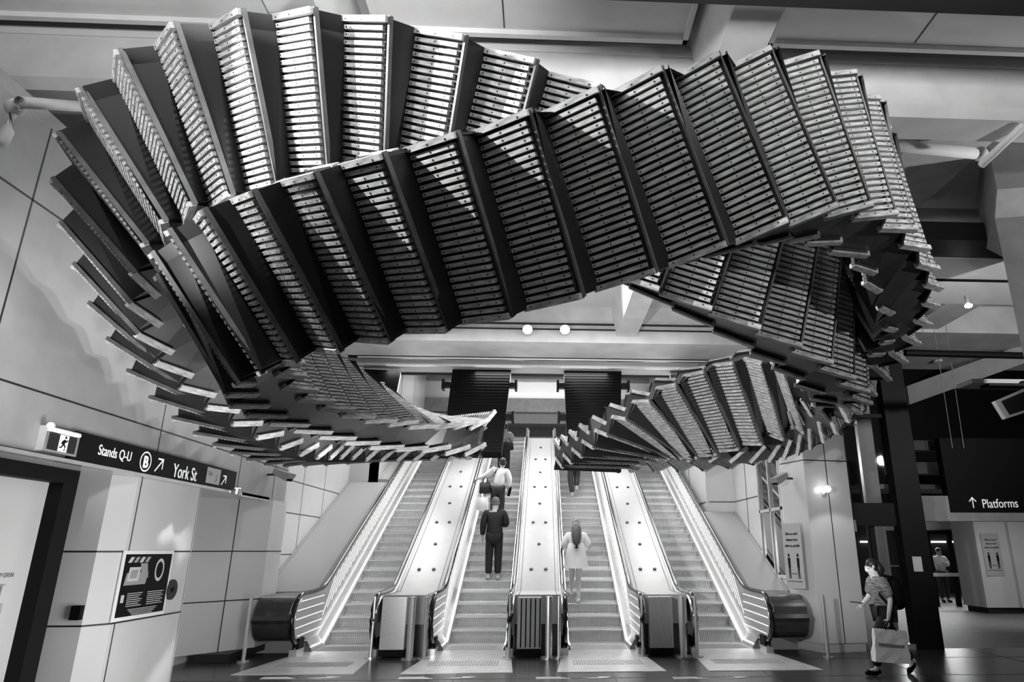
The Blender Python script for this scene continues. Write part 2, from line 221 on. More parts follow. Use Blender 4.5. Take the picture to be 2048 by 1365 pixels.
# ================================================================== SETTING
WL = -4.6      # left wall plane
def setting():
    box('floor', -7, 16, -3, 12.2, -.3, 0, M_FLOOR)['kind'] = 'structure'
    bm = bmesh.new(); bx(bm, 5.6, 22, 12.2, 40, -.3, 0); o = finish('floor_foyer', bm, M_FLOORL); o['kind'] = 'structure'
    # tile joints as inlaid strips
    bm = bmesh.new()
    for y in (2, 3.6, 5.2, 6.8, 8.4, 9.7, 11.2): bx(bm, -5, 15, y, y+.012, -.004, .002)
    for x in (-3.2, -1.1, 1.0, 3.1, 5.2, 7.3): bx(bm, x, x+.012, -1, 12.2, -.004, .002)
    o = finish('trim_floor_joints', bm, M_JOINT); o['kind'] = 'structure'
    box('floor_upper_landing', -6, 6, 24.0, 44, 5.2, 5.5, M_FLOORL)['kind'] = 'structure'
    # ---- ceiling
    box('ceiling', -8.2, 22, -3, 17.0, 6.85, 7.1, M_CEIL)['kind'] = 'structure'
    box('ceiling_upper', -8, 8, 17.0, 44, 8.6, 8.8, M_PANEL)['kind'] = 'structure'
    box('wall_back', -8, 8, 43.5, 44, 5.5, 8.8, M_PANEL)['kind'] = 'structure'
    def beam(n, x0, x1, y0, y1, z0, z1, m=M_BEAM):
        o = box(n, x0, x1, y0, y1, z0, z1, m); o['kind'] = 'structure'; return o
    # cross beam one, chamfered
    bm = bmesh.new(); extr_yz(bm, [(5.85, 6.85), (5.85, 6.12), (5.93, 6.02), (6.32, 6.02), (6.38, 6.85)], -8, 6.2); recalc(bm)
    finish('trim_cross_beam', bm, M_BEAM)['kind'] = 'structure'
    bm = bmesh.new(); extr_yz(bm, [(5.83, 6.72), (5.83, 6.62), (5.86, 6.62), (5.86, 6.72)], -8, 6); bx(bm, -8, 6, 5.80, 5.86, 6.78, 6.84); recalc(bm)
    finish('trim_beam_moulding', bm, M_PANEL)['kind'] = 'structure'
    # near white ceiling panels with frames
    for i, (x0, x1) in enumerate(((-7.9, -2.75), (-1.75, 1.45), (2.3, 6.0))):
        bm = bmesh.new(); bx(bm, x0, x1, 2.0, 5.62, 6.70, 6.76); 
        for a in (x0, x1-.05): bx(bm, a, a+.05, 2.0, 5.68, 6.64, 6.76)
        bx(bm, x0, x1, 5.62, 5.68, 6.64, 6.76)
        finish('ceiling_panel_%d' % (i+1), bm, M_PANEL)['kind'] = 'structure'
        bm = bmesh.new(); xm = (x0+x1)/2-.3; bx(bm, xm, xm+.012, 2.0, 5.6, 6.695, 6.701)
        bx(bm, x0, x1, 5.69, 5.72, 6.66, 6.70)
        finish('trim_panel_joint_%d' % (i+1), bm, M_DARK2)['kind'] = 'structure'
    # longitudinal beams
    for i, x in enumerate((-2.25, 1.85)):
        bm = bmesh.new()
        extr = [(x-.22, 6.15), (x+.22, 6.15), (x+.34, 6.85), (x-.34, 6.85)]
        a = [bm.verts.new((p, 2.0, q)) for p, q in extr]; b = [bm.verts.new((p, 17.0, q)) for p, q in extr]
        bm.faces.new(a); bm.faces.new(b[::-1])
        for k in range(4): bm.faces.new((a[k], b[k], b[(k+1) % 4], a[(k+1) % 4]))
        recalc(bm); finish('trim_long_beam_%d' % (i+1), bm, M_BEAM)['kind'] = 'structure'
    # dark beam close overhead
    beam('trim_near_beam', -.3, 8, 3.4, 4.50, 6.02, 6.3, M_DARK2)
    # recessed panels in the middle bay and the second beam
    beam('trim_second_beam', -8, 13, 14.15, 15.4, 6.0, 6.85)
    bm = bmesh.new(); bx(bm, -8, 13, 14.12, 14.15, 6.28, 6.31); bx(bm, -8, 13, 14.12, 14.15, 6.40, 6.44); finish('trim_second_beam_line', bm, M_DARK2)['kind'] = 'structure'
    beam('trim_shaft_edge', -6, 7, 16.3, 17.0, 6.0, 6.85, M_PANEL)
    bm = bmesh.new(); bx(bm, -6, 7, 15.7, 15.76, 6.02, 6.1); bx(bm, -6, 7, 16.95, 17.02, 5.94, 6.0); finish('trim_shaft_edge_line', bm, M_DARK2)['kind'] = 'structure'
    for i, x in enumerate((-3.1, -1.4, 2.9)):
        beam('ceiling_bay_panel_%d' % (i+1), x-.45, x+.45, 15.45, 16.1, 6.3, 6.36, M_PANEL)
    # conduit along the bay
    bm = bmesh.new(); tube(bm, [(-4.4, 15.55, 6.0), (4.4, 15.55, 6.0)], .02); finish('trim_conduit', bm, M_PANEL)['kind'] = 'structure'
    # shaft header bands over the escalators
    rows = [(18.0, 18.5, 7.0, 8.6, M_BEAM), (20.0, 20.4, 7.0, 8.6, M_PANEL), (25.0, 25.6, 7.9, 8.6, M_BEAMD), (27.5, 28.5, 7.9, 8.6, M_PANEL), (31, 31.5, 7.8, 8.6, M_BEAMD), (34, 35, 7.8, 8.6, M_PANEL), (39, 39.6, 7.6, 8.6, M_BEAMD)]
    for i, (a, b, z0, z1, m) in enumerate(rows): beam('trim_shaft_beam_%d' % (i+1), -8, 8, a, b, z0, z1, m)
    # ---- right hall ceiling
    beam('ceiling_right_dark', 5.0, 22, 8.75, 9.35, 6.0, 6.3, M_DARK2)  # charcoal block stands for the shade of a ceiling recess
    beam('trim_right_beam_1', 4.9, 22, 9.35, 10.15, 5.98, 6.9)
    bm = bmesh.new(); bx(bm, 5, 22, 10.17, 10.22, 5.96, 6.05); finish('trim_right_line', bm, M_BLK)['kind'] = 'structure'
    beam('trim_right_beam_2', 5.3, 22, 10.24, 11.3, 5.97, 6.9, M_PANEL)
    beam('trim_right_beam_3', 7.6, 8.3, 11.3, 14.15, 6.05, 6.9)
    beam('trim_right_beam_4', 6.4, 22, 13.0, 14.15, 5.98, 6.9)
    # right bay soffit with pipes
    beam('ceiling_right_recess', 4.6, 5.6, 6.5, 8.7, 6.5, 6.8, M_BEAMD)
    bm = bmesh.new()
    a = pix(1800, 292, 2, 6.2); b = pix(1960, 308, 2, 6.2); c = pix(2048, 250, 2, 6.0)
    tube(bm, [a-V((1.2, 0, 0)), a, b], .07, 12); ball(bm, b, .09); tube(bm, [pix(1963, 330, 2, 5.9), c], .045, 10); recalc(bm)
    tag(finish('ceiling_pipe', bm, M_PANEL, smooth=True), 'white pipe under the ceiling beam right of the sculpture, elbow at the column', 'pipe')
    # upper left pipe by the wall
    bm = bmesh.new()
    q = [pix(0, 290, 0, -4.45), pix(14, 262, 0, -4.45), pix(30, 215, 0, -4.45), pix(40, 205, 0, -4.3), pix(190, 215, 1, 5.75)]
    tube(bm, q, .05, 10); ball(bm, q[2], .075); recalc(bm)
    tag(finish('wall_pipe', bm, M_BEAM, smooth=True), 'bent grey pipe high on the left wall under the beam', 'pipe')
    # near right column with flared head
    x0 = pix(1984, 410, 1, 7.6).x
    cp = [(x0, 7.6), (x0+1.4, 7.3), (x0+1.8, 8.8), (x0+.95, 8.8)]; ct = [(x0-.12, 7.3), (x0+1.4, 7.0), (x0+1.9, 9.0), (x0+.85, 9.0)]
    bm = bmesh.new(); extr_xy(bm, cp, 0, 5.75); recalc(bm)
    finish('trim_column_near', bm, mat('column_grey', .2, .6, noise=.1))['kind'] = 'structure'
    bm = bmesh.new(); hexa(bm, [(x, y, 5.75) for x, y in cp]+[(x, y, 6.0) for x, y in ct]); extr_xy(bm, ct, 6.0, 6.85); recalc(bm)
    finish('trim_column_head', bm, mat('column_grey', .2, .6))['kind'] = 'structure'
setting()

def wall_panels(name, pts, z0, z1, joints_z, joints, m=M_WALL, back=.2):
    """vertical wall along the XY polyline pts (front face), with dark joint strips"""
    bm = bmesh.new()
    for a, b in zip(pts, pts[1:]):
        a, b = V((a[0], a[1], 0)), V((b[0], b[1], 0)); d = (b-a).normalized(); n = V((-d.y, d.x, 0))
        bk = -n*back
        hexa(bm, [a+V((0, 0, z0)), b+V((0, 0, z0)), b+bk+V((0, 0, z0)), a+bk+V((0, 0, z0)), a+V((0, 0, z1)), b+V((0, 0, z1)), b+bk+V((0, 0, z1)), a+bk+V((0, 0, z1))])
        L = (b-a).length
        e = n*.003
        for z in joints_z:
            if z0 < z < z1: hexa(bm, [a+e+V((0, 0, z)), b+e+V((0, 0, z)), b-e+V((0, 0, z)), a-e+V((0, 0, z)), a+e+V((0, 0, z+.018)), b+e+V((0, 0, z+.018)), b-e+V((0, 0, z+.018)), a-e+V((0, 0, z+.018))], 1)
        for s in [q for q in joints.get((round(a.x, 2), round(a.y, 2)), [])]:
            p = a+d*s; f = d*.008
            hexa(bm, [p-f+e+V((0, 0, z0)), p+f+e+V((0, 0, z0)), p+f-e+V((0, 0, z0)), p-f-e+V((0, 0, z0)), p-f+e+V((0, 0, z1)), p+f+e+V((0, 0, z1)), p+f-e+V((0, 0, z1)), p-f-e+V((0, 0, z1))], 1)
    recalc(bm)
    o = finish(name, bm, [m, M_JOINT]); o['kind'] = 'structure'; return o

def left_side():
    # walls run far->near so that the normal points to +X
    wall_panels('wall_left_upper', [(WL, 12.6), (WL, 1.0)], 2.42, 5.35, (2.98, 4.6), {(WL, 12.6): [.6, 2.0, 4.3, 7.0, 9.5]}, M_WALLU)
    wall_panels('wall_left_pier', [(WL, 9.5), (WL, 8.03), (-4.75, 7.78), (-5.25, 7.78)], 0, 2.42, (.84, 1.58), {(WL, 9.5): [1.4]})
    box('wall_left_outer', -8.2, -8.0, -3, 17, 0, 6.9, M_BEAMD)['kind'] = 'structure'
    box('wall_left_cap', -5.0, WL-.02, 1.0, 12.6, 5.35, 5.5, M_BEAMD)['kind'] = 'structure'
    box('wall_left_pier_end', -5.3, WL, 9.49, 9.52, 0, 2.42, M_WALL)['kind'] = 'structure'
    wall_panels('wall_left_recess', [(-5.3, 11.4), (-5.3, 9.5)], 0, 2.42, (.84, 1.58), {(-5.3, 11.4): [.6, 1.2]}, M_WALL)
    wall_panels('wall_left_turn', [(-4.55, 12.6), (-4.55, 11.95), (-5.3, 10.95)], .12, 2.42, (.84, 1.58), {(-4.55, 11.95): [.6]})
    box('baseboard_left_turn', -5.2, -4.62, 11.2, 12.6, 0, .12, M_DARK2)['kind'] = 'structure'
    box('wall_left_soffit', -5.6, WL, 1.0, 11.9, 2.40, 2.46, M_WALL)['kind'] = 'structure'
    wall_panels('wall_left_stair', [(-4.95, 17.8), (-4.95, 12.5)], 0, 6.85, (.75, 1.52, 2.3, 2.92, 4.4), {(-4.95, 17.8): [1.9, 3.3, 4.6]})
    wall_panels('wall_left_far', [(-4.25, 24), (-4.25, 17.8), (-4.96, 17.8)], 0, 8.6, (2.92, 5.2), {(-4.25, 24): [2, 4]})
    # door leaf in a dark frame
    d = empty('fire_door', (-5.0, 5.7, 0), 'white fire hydrant door with push bar in a black frame, far left', 'door')
    o = d.location
    box('door_leaf', -5.04, -5.0, 4.2, 7.2, 0, 2.26, M_WALL, d, o)
    box('door_frame', -5.1, -4.86, 7.2, 7.42, 0, 2.40, M_DARK, d, o)
    box('door_head', -5.1, -4.86, 4.2, 7.2, 2.26, 2.40, M_DARK, d, o)
    bm = bmesh.new(); bx(bm, .02, .09, -1.3, 1.12, .92, .98); bx(bm, .01, .1, .95, 1.12, .9, 1.14); finish('push_bar', bm, M_STEEL, d)
    wallx = -4.995
    text('door_lettering', 'FIRE HYDRANT', (wallx, 6.05, 1.2), (0, 1, 0), (0, 0, 1), .15, M_GREY, d, sx=.85)
    text('door_lettering_small', 'FIRE SAFETY DOOR', (wallx, 6.1, 1.44), (0, 1, 0), (0, 0, 1), .08, M_GREY, d, sx=.85)
    text('door_lettering_small', 'DO NOT OBSTRUCT   DO NOT KEEP OPEN', (wallx, 6.0, 1.36), (0, 1, 0), (0, 0, 1), .06, M_GREY, d, sx=.85)
    # small black call box on the pier front
    bm = bmesh.new(); p = pix(156, 1226, 1, 7.77); bx(bm, p.x-.05, p.x+.05, 7.72, 7.78, p.z-.07, p.z+.07); 
    tag(finish('call_box', bm, M_BLK), 'small black box fixed to the white pier beside the fire door', 'wall box')
    # long direction sign
    s = empty('direction_sign', (WL, 8.5, 2.57), 'long black direction sign reading Stands Q-U and York St on left wall', 'sign')
    box('sign_board', WL+.0, WL+.06, 6.75, 10.38, 2.44, 2.72, M_DARK, s, s.location)
    box('sign_ledge', WL-.0, WL+.09, 3.0, 10.6, 2.40, 2.436, M_STEEL, s, s.location)
    X = WL+.062
    text('sign_lettering', 'Stands Q-U', (X, 7.12, 2.54), (0, 1, 0), (0, 0, 1), .15, M_TXT, s, sx=.82)
    text('sign_lettering', 'York St', (X, 8.60, 2.47), (0, 1, 0), (0, 0, 1), .235, M_TXT, s, sx=.82)
    bm = bmesh.new(); yc, zc = 7.99, 2.575; N = 28
    for k in range(N):
        a, b = 2*math.pi*k/N, 2*math.pi*(k+1)/N
        R, r = .115, .098
        q = [(0, R*math.cos(t)+yc-8.5, R*math.sin(t)+zc-2.57) for t in (a, b)]+[(0, r*math.cos(t)+yc-8.5, r*math.sin(t)+zc-2.57) for t in (b, a)]
        bm.faces.new([bm.verts.new((.064, y, z)) for _, y, z in q])
    finish('bus_ring', bm, M_TXT, s)
    text('bus_letter', 'B', (X, 7.99, 2.51), (0, 1, 0), (0, 0, 1), .18, M_TXT, s, align='CENTER', bold=.006)
    def arrow(y, z, sz, par):
        bm = bmesh.new()
        def bar(p, q, w):
            p, q = V((0, p[0], p[1])), V((0, q[0], q[1])); d = (q-p).normalized(); n = V((0, -d.z, d.y))*w/2; e = V((.003, 0, 0))
            bm.faces.new([bm.verts.new(c+e) for c in (p-n, q-n, q+n, p+n)])
        c = V(par.location); oy, oz = y-c.y, z-c.z
        bar((oy, oz), (oy+sz, oz+sz), .02); bar((oy+sz*.25, oz+sz), (oy+sz+.01, oz+sz), .02); bar((oy+sz, oz+sz*.25), (oy+sz, oz+sz), .02)
        ob = finish('arrow', bm, M_TXT, par); ob.location.x = X-c.x; return ob
    arrow(8.20, 2.49, .15, s); arrow(9.92, 2.49, .13, s)
    box('exit_plate', X-.002, X+.004, 9.47, 9.86, 2.48, 2.69, M_SILV, s, s.location)
    text('exit_lettering', 'Exit', (X+.004, 9.50, 2.58), (0, 1, 0), (0, 0, 1), .09, M_GREY, s, sx=.8)
    text('exit_number', '3', (X+.004, 9.70, 2.51), (0, 1, 0), (0, 0, 1), .15, M_GREY, s)
    # emergency exit lightbox
    e = empty('exit_sign', (WL+.03, 6.58, 2.58), 'lit green-man style running figure exit sign, white arrowless box on left wall', 'sign')
    e['label'] = 'small lit running man exit sign at the near end of the black direction sign'
    box('sign_housing', WL, WL+.07, 6.34, 6.80, 2.47, 2.70, M_STEEL, e, e.location)
    box('sign_face', WL+.07, WL+.075, 6.38, 6.76, 2.49, 2.65, M_DARK2, e, e.location)
    box('light_tube', WL+.06, WL+.09, 6.36, 6.78, 2.66, 2.685, M_LED, e, e.location)
    box('lit_square', WL+.075, WL+.078, 6.52, 6.64, 2.49, 2.645, M_TXT, e, e.location)
    bm = bmesh.new(); X2 = WL+.081
    def P2(y, z): return V((X2, y, z))-e.location
    ball(bm, P2(6.595, 2.625), .013, (.3, 1, 1)); tube(bm, [P2(6.585, 2.60), P2(6.575, 2.56)], .011)
    for a, b, c in (((6.575, 2.56), (6.605, 2.54), (6.60, 2.50)), ((6.575, 2.56), (6.555, 2.53), (6.53, 2.525)), ((6.585, 2.6), (6.61, 2.585), (6.625, 2.6)), ((6.585, 2.6), (6.56, 2.585), (6.55, 2.56))): tube(bm, [P2(*a), P2(*b), P2(*c)], .006)
    recalc(bm); finish('running_figure', bm, M_BLK, e)
    bm = bmesh.new(); ball(bm, (.05, -.22, .12), .035); finish('sensor', bm, M_WHITE, e)
    # poster and speaker disc
    p = empty('poster', (WL, 8.5, 1.22), 'dark framed transport poster with small white print on the left pier', 'poster')
    box('poster_margin', WL, WL+.012, 8.0, 9.06, .86, 1.60, M_WHITE, p, p.location)
    box('poster_sheet', WL+.012, WL+.016, 8.05, 9.02, .90, 1.56, M_BLK, p, p.location)
    bm = bmesh.new(); q = p.location; x1 = WL+.018-q.x
    cnt = [0]
    def strip(y0, y1, z0, z1, mi, sk=0): 
        cnt[0] += 1; x1 = WL+.0175+.0002*cnt[0]-q.x
        bm.faces.new([bm.verts.new(v) for v in ((x1, y0-q.y, z0-q.z), (x1, y1-q.y, z0-q.z), (x1, y1-q.y+sk, z1-q.z), (x1, y0-q.y+sk, z1-q.z))]).material_index = mi
    strip(8.09, 8.52, 1.23, 1.36, 0, .03); strip(8.14, 8.36, 1.27, 1.42, 1, .02); strip(8.18, 8.32, 1.30, 1.39, 0, .02); strip(8.42, 8.56, 1.30, 1.46, 0, -.06)
    for k in range(4): strip(8.10+.11*k, 8.17+.11*k, 1.47, 1.53, (k+1) % 2, .05)
    N = 20
    for k in range(N):
        a, b = 2*math.pi*k/N, 2*math.pi*(k+1)/N
        bm.faces.new([bm.verts.new((x1, 8.78+R*math.cos(t)*.10-q.y, 1.38+R*math.sin(t)*.13-q.z)) for R, t in ((1, a), (1, b), (.72, b), (.72, a))]).material_index = 1
    for k in range(7): strip(8.2, 8.5-.03*(k % 3), 1.135-.022*k, 1.143-.022*k, 1); strip(8.6, 8.95-.04*(k % 2), 1.135-.022*k, 1.143-.022*k, 1)
    for k in range(4): strip(8.25+.03*k, 8.85-.03*k, .965-.018*k, .972-.018*k, 1)
    strip(8.08, 8.14, 1.05, 1.13, 1)
    finish('poster_print', bm, [M_GREY, M_SILV], p)
    bm = bmesh.new(); c = pix(343, 1180, 0, WL+.01); tube(bm, [c-V((.02, 0, 0)), c+V((.012, 0, 0))], .12, 24); tube(bm, [c+V((.012, 0, 0)), c+V((.02, 0, 0))], .03, 16, 1)
    tag(finish('round_speaker_disc', bm, [M_DARK2, M_BLK]), 'round dark perforated disc right of the poster on the pier', 'wall speaker')
    # wall spotlight at the end of the sign
    c = pix(472, 982, 0, WL+.12)
    l = empty('wall_spotlight', (WL, c.y, c.z), 'small twin wall spotlight at the far end of the direction sign', 'lamp')
    bm = bmesh.new(); tube(bm, [(0, 0, 0), (.14, 0, 0)], .02); recalc(bm); finish('bracket', bm, M_STEEL, l)
    bm = bmesh.new(); tube(bm, [(.14, 0, -.05), (.14, 0, .03)], .05, 14); finish('lamp_head', bm, M_STEEL, l)
    bm = bmesh.new(); tube(bm, [(.14, 0, .03), (.14, 0, .036)], .046, 14); finish('lamp_lens', bm, M_LED, l)
    # cctv cameras
left_side()
def cctv(name, base, dirv, label, wallv, sc=1.0):
    o = empty(name, base, label, 'camera'); o.scale = (sc, sc, sc)
    bm = bmesh.new(); tube(bm, [V((0, 0, 0)), V(wallv)*.18], .018); ball(bm, V(wallv)*.18, .035); recalc(bm); finish('bracket', bm, M_DARK2, o)
    d = V(dirv).normalized(); r = d.cross(V((0, 0, 1))).normalized(); u = r.cross(d); c = V(wallv)*.2+u*.02
    bm = bmesh.new()
    def cor(l, w, h): return c+d*l+r*w+u*h
    hexa(bm, [cor(-.12, -.055, -.05), cor(.26, -.065, -.06), cor(.26, .065, -.06), cor(-.12, .055, -.05), cor(-.12, -.055, .05), cor(.30, -.075, .075), cor(.30, .075, .075), cor(-.12, .055, .05)])
    recalc(bm); finish('housing', bm, M_GREY, o)
    bm = bmesh.new(); c2 = c+d*.262; 
    hexa(bm, [c2-r*.055-u*.05, c2+r*.055-u*.05, c2+r*.055-u*.05+d*.012, c2-r*.055-u*.05+d*.012, c2-r*.055+u*.05, c2+r*.055+u*.05, c2+r*.055+u*.05+d*.012, c2-r*.055+u*.05+d*.012])
    recalc(bm); finish('camera_window', bm, M_BLK, o)
cctv('security_camera', pix(535, 950, 0, -4.6), (.9, -.5, -.35), 'dark grey security camera on the left wall by the escalators', (1, 0, 0), 1.0)
cctv('security_camera', pix(1585, 958, 1, 12.0), (-.9, -.7, -.45), 'grey security camera on the column right of the escalators', (-1, -.2, 0))

def right_side():
    # column with chamfer, faces the hall
    wall_panels('wall_right_column', [(4.62, 11.72), (5.46, 11.86)][::-1] and [(5.46, 12.6), (5.46, 11.86), (4.62, 11.72), (4.42, 12.35)], .14, 6.85, (3.12, 4.8), {(5.46, 11.86): [.42]}, back=.03)
    bm = bmesh.new(); extr_xy(bm, [(5.44, 12.58), (5.44, 11.9), (4.65, 11.76), (4.46, 12.35), (4.5, 12.6)], 0, 6.8); recalc(bm); finish('wall_column_core', bm, M_WALL)['kind'] = 'structure'
    bm = bmesh.new(); extr_xy(bm, [(5.42, 12.55), (5.42, 11.93), (4.7, 11.8), (4.5, 12.35)], 0, .14); recalc(bm); finish('baseboard_right_column', bm, M_DARK2)['kind'] = 'structure'
    # right stair wall with the window
    bm = bmesh.new()
    bx(bm, 4.62, 4.8, 12.35, 13.0, 0, 6.85); bx(bm, 4.62, 4.8, 13.0, 14.35, 0, 1.1); bx(bm, 4.62, 4.8, 14.35, 16.2, 0, 6.85); bx(bm, 3.95, 4.8, 16.2, 16.3, 0, 6.85)
    bx(bm, 3.95, 4.1, 16.3, 24, 0, 8.6); finish('wall_right_stair', bm, M_WALL)['kind'] = 'structure'
    bm = bmesh.new()
    for z in (.75, 2.70, 4.4): bx(bm, 4.612, 4.62, 14.35, 16.2, z, z+.018); bx(bm, 4.0, 4.62, 16.188, 16.2, z, z+.018); bx(bm, 3.942, 3.95, 16.3, 24, z, z+.018)
    for y in (15.2,): bx(bm, 4.612, 4.62, y, y+.012, 1.1, 6.85)
    bx(bm, 4.612, 4.62, 12.55, 12.565, 1.1, 6.85)
    for y in (18, 20, 22): bx(bm, 3.942, 3.95, y, y+.015, 2, 8)
    finish('trim_right_stair_joints', bm, M_JOINT)['kind'] = 'structure'
    bm = bmesh.new()
    for y in (13.0, 13.62, 14.29): bx(bm, 4.60, 4.68, y, y+.06, 1.1, 6.0)
    for z in (1.1, 2.35, 3.9): bx(bm, 4.60, 4.68, 13.0, 14.35, z, z+.06)
    o = finish('window_1', bm, M_STEEL); o['kind'] = 'structure'
    g = box('pane', 4.64, 4.65, 13.0, 14.35, 1.1, 6.0, mat('dark_mirror_glass', .012, .03, spec=.9), o)
    # distance poster on the column chamfer
    p = empty('distancing_poster', (4.5, 12.0, 1.5), 'tall distancing notice with two black figures on the white column', 'poster')
    a, b = V((4.43, 12.33, 0)), V((4.62, 11.73, 0)); d = (b-a).normalized(); n = V((d.y, -d.x, 0)); n = n if n.x < 0 else -n
    rr = V((-d.x, -d.y, 0)) if False else d
    base = a+d*.05+n*.135
    def pt(s, z, e=0): return base+rr*s+n*e+V((0, 0, z))-p.location
    # the notice stands on the hall-facing side
    hexa_pts = [pt(0, .98), pt(.50, .98), pt(.50, .98, .006), pt(0, .98, .006), pt(0, 2.05), pt(.50, 2.05), pt(.50, 2.05, .006), pt(0, 2.05, .006)]
    bm = bmesh.new(); hexa(bm, hexa_pts); recalc(bm); finish('notice_sheet', bm, mat('notice_grey', .36, .5), p)
    poster_art(p, p.location+pt(0, 0, .008), rr, n, .5)
    # globe wall lamp
    c = V((4.96, 11.62, 2.60))
    l = empty('globe_lamp', (4.96, 11.76, 2.6), 'glowing round wall lamp on the white column', 'lamp')
    bm = bmesh.new(); tube(bm, [(0, 0, -.05), (0, -.12, -.02)], .022); tube(bm, [(-.0, 0, -.05), (0, -.01, -.05)], .05, 12); recalc(bm); finish('bracket', bm, M_STEEL, l)
    bm = bmesh.new(); ball(bm, (0, -.15, .02), .055); finish('globe', bm, M_LAMP, l, smooth=True)
    light('SPOT', 'column_lamp_light', (4.98, 11.1, 2.5), 14, (5.2, 11.8, .6), .05, angle=100)
    # glazed lobby in black frames
    o = empty('glazed_lobby', (6.2, 12.2, 0), 'tall black framed glass lobby with a door right of the white column', 'glazing')
    L = o.location
    box('post', 6.40, 6.86, 12.05, 12.3, 0, 6.85, M_DARK, o, L)
    box('post', 5.48, 5.60, 12.10, 12.3, 2.3, 6.85, M_DARK, o, L)
    box('header', 5.48, 6.42, 12.12, 12.3, 2.02, 2.42, M_DARK, o, L)
    box('transom', 5.48, 6.42, 12.12, 12.26, 3.98, 4.05, M_DARK, o, L)
    box('upper_pane', 5.6, 6.4, 12.2, 12.21, 2.4, 6.8, M_GLASS, o, L)
    box('inner_post', 6.0, 6.05, 12.5, 12.6, 2.42, 6.8, M_STEELD, o, L)
    box('door_frame', 5.9, 5.99, 12.2, 12.26, 0, 2.05, M_DARK, o, L)
    box('door_rail', 5.5, 6.42, 12.18, 12.24, 1.02, 1.07, M_DARK, o, L)
    box('door_sill', 5.5, 6.5, 12.1, 12.25, 0, .08, M_STEEL, o, L)
    box('door_pane', 5.5, 6.4, 12.215, 12.22, 0.08, 2.03, M_GLASS, o, L)
    box('sensor_box', 5.50, 5.58, 12.02, 12.1, 1.92, 2.12, M_GREY, o, L)
    box('notice', 6.52, 6.68, 12.035, 12.045, 1.25, 1.5, M_SILV, o, L)
    # things visible through the lobby
    box('lobby_panel', 6.55, 6.9, 13.6, 13.7, 0, 4.6, M_BEAMD)['kind'] = 'structure'
    box('wall_lobby_back', 5.0, 7.2, 15.9, 16.0, 0, 6.8, M_DARK2)['kind'] = 'structure'
    box('wall_lobby_light', 5.7, 6.0, 14.6, 14.7, 0, 2.2, M_PANEL)['kind'] = 'structure'
    bm = bmesh.new(); ball(bm, (6.45, 13.3, 1.32), .07, (1, .6, .55)); bx(bm, 6.39, 6.51, 13.25, 13.35, 1.0, 1.22); ball(bm, (6.44, 13.25, .82), .07); bx(bm, 6.36, 6.6, 13.3, 13.4, .62, .9)
    recalc(bm); bx(bm, 6.36, 6.6, 13.3, 13.4, 0, .62, 1)
    tag(finish('ticket_machine', bm, [M_SILV, M_GREY]), 'ticket reader cabinet with pale dials behind the lobby glass', 'machine')
    # upper dark hall on the right
    box('wall_right_void', 7.0, 20, 16.0, 16.2, 2.6, 6.0, M_BLK)['kind'] = 'structure'  # black sheet stands for the unlit depth of the hall
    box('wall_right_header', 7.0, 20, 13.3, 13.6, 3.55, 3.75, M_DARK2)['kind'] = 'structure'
    s = empty('platforms_sign', (8.9, 13.0, 3.0), 'wide black overhead sign reading Platforms with upward arrows', 'sign')
    a = pix(1872, 1026, 1, 13.0); b = pix(2048, 1003, 1, 13.0)
    z0 = a.z
    bm = bmesh.new(); bx(bm, a.x+.3-8.9, 3.2, -.0, .18, z0-3.0, .75); finish('sign_board', bm, M_BLK, s)
    box('sign_rail', a.x-.25, 12.1, 12.98, 13.2, z0-.16, z0, M_BEAMD, s, s.location)
    box('sign_end', a.x-.25, a.x+.3, 13.02, 13.2, z0, z0+.32, M_BEAMD, s, s.location)
    zt = z0+.09
    text('sign_lettering', 'Platforms', (8.58, 12.99, zt), (1, 0, .04), (0, 0, 1), .24, M_TXT, s, sx=.78)
    for xx in (8.40, 9.55):
        bm = bmesh.new()
        def bar(p, q, w):
            p, q = V((p[0], 0, p[1])), V((q[0], 0, q[1])); d = (q-p).normalized(); n = V((-d.z, 0, d.x))*w/2
            bm.faces.new([bm.verts.new(c) for c in (p-n, q-n, q+n, p+n)])
        bar((0, 0), (0, .19), .02); bar((-.07, .12), (.004, .20), .02); bar((.07, .12), (-.004, .20), .02)
        ob = finish('arrow', bm, M_TXT, s); ob.location = V((xx, 12.985, zt))-s.location
    tb = pix(1830, 935, 1, 14.5)
    bm = bmesh.new(); bx(bm, 7.6, 11.5, 14.4, 14.7, 3.2, 3.45); finish('trim_lintel', bm, M_BEAMD)['kind'] = 'structure'
    # hanging fittings and lamp in the dark hall
    for i, (x, y) in enumerate(((1885, 757), (1908, 745))):
        p0 = pix(x, y, 1, 12.4); p1 = pix(x+20, 897, 1, 12.4); p0.z = 6.0
        bm = bmesh.new(); tube(bm, [p0+V((0, 0, .0)), p1], .006, 6)
        tag(finish('hanging_rod', bm, M_GREY), 'thin hanging rod against the dark upper hall, %s one' % ('left' if i == 0 else 'right'), 'rod', 'rods in the dark hall')
    # wall of light ceiling beyond the pipe
    bm = bmesh.new()
    q = [pix(1822, 716, 2, 6.0), pix(1975, 716, 2, 6.0), pix(1965, 722, 2, 6.0), pix(1822, 788, 2, 6.0)]
    box('ceiling_right_panel', 7.2, 22, 15.4, 16.0, 6.0, 6.05, M_PANEL)['kind'] = 'structure'
    bm = bmesh.new(); a, b = pix(1818, 800, 1, 15.9), pix(2048, 716, 1, 13.9)
    hexa(bm, [a+V((0, 0, -.12)), b+V((0, 0, -.12)), b+V((0, .2, -.12)), a+V((0, .2, -.12)), a+V((0, 0, .35)), b+V((0, 0, .3)), b+V((0, .2, .3)), a+V((0, .2, .35))]); recalc(bm)
    finish('trim_right_slanted_beam', bm, M_BEAM)['kind'] = 'structure'
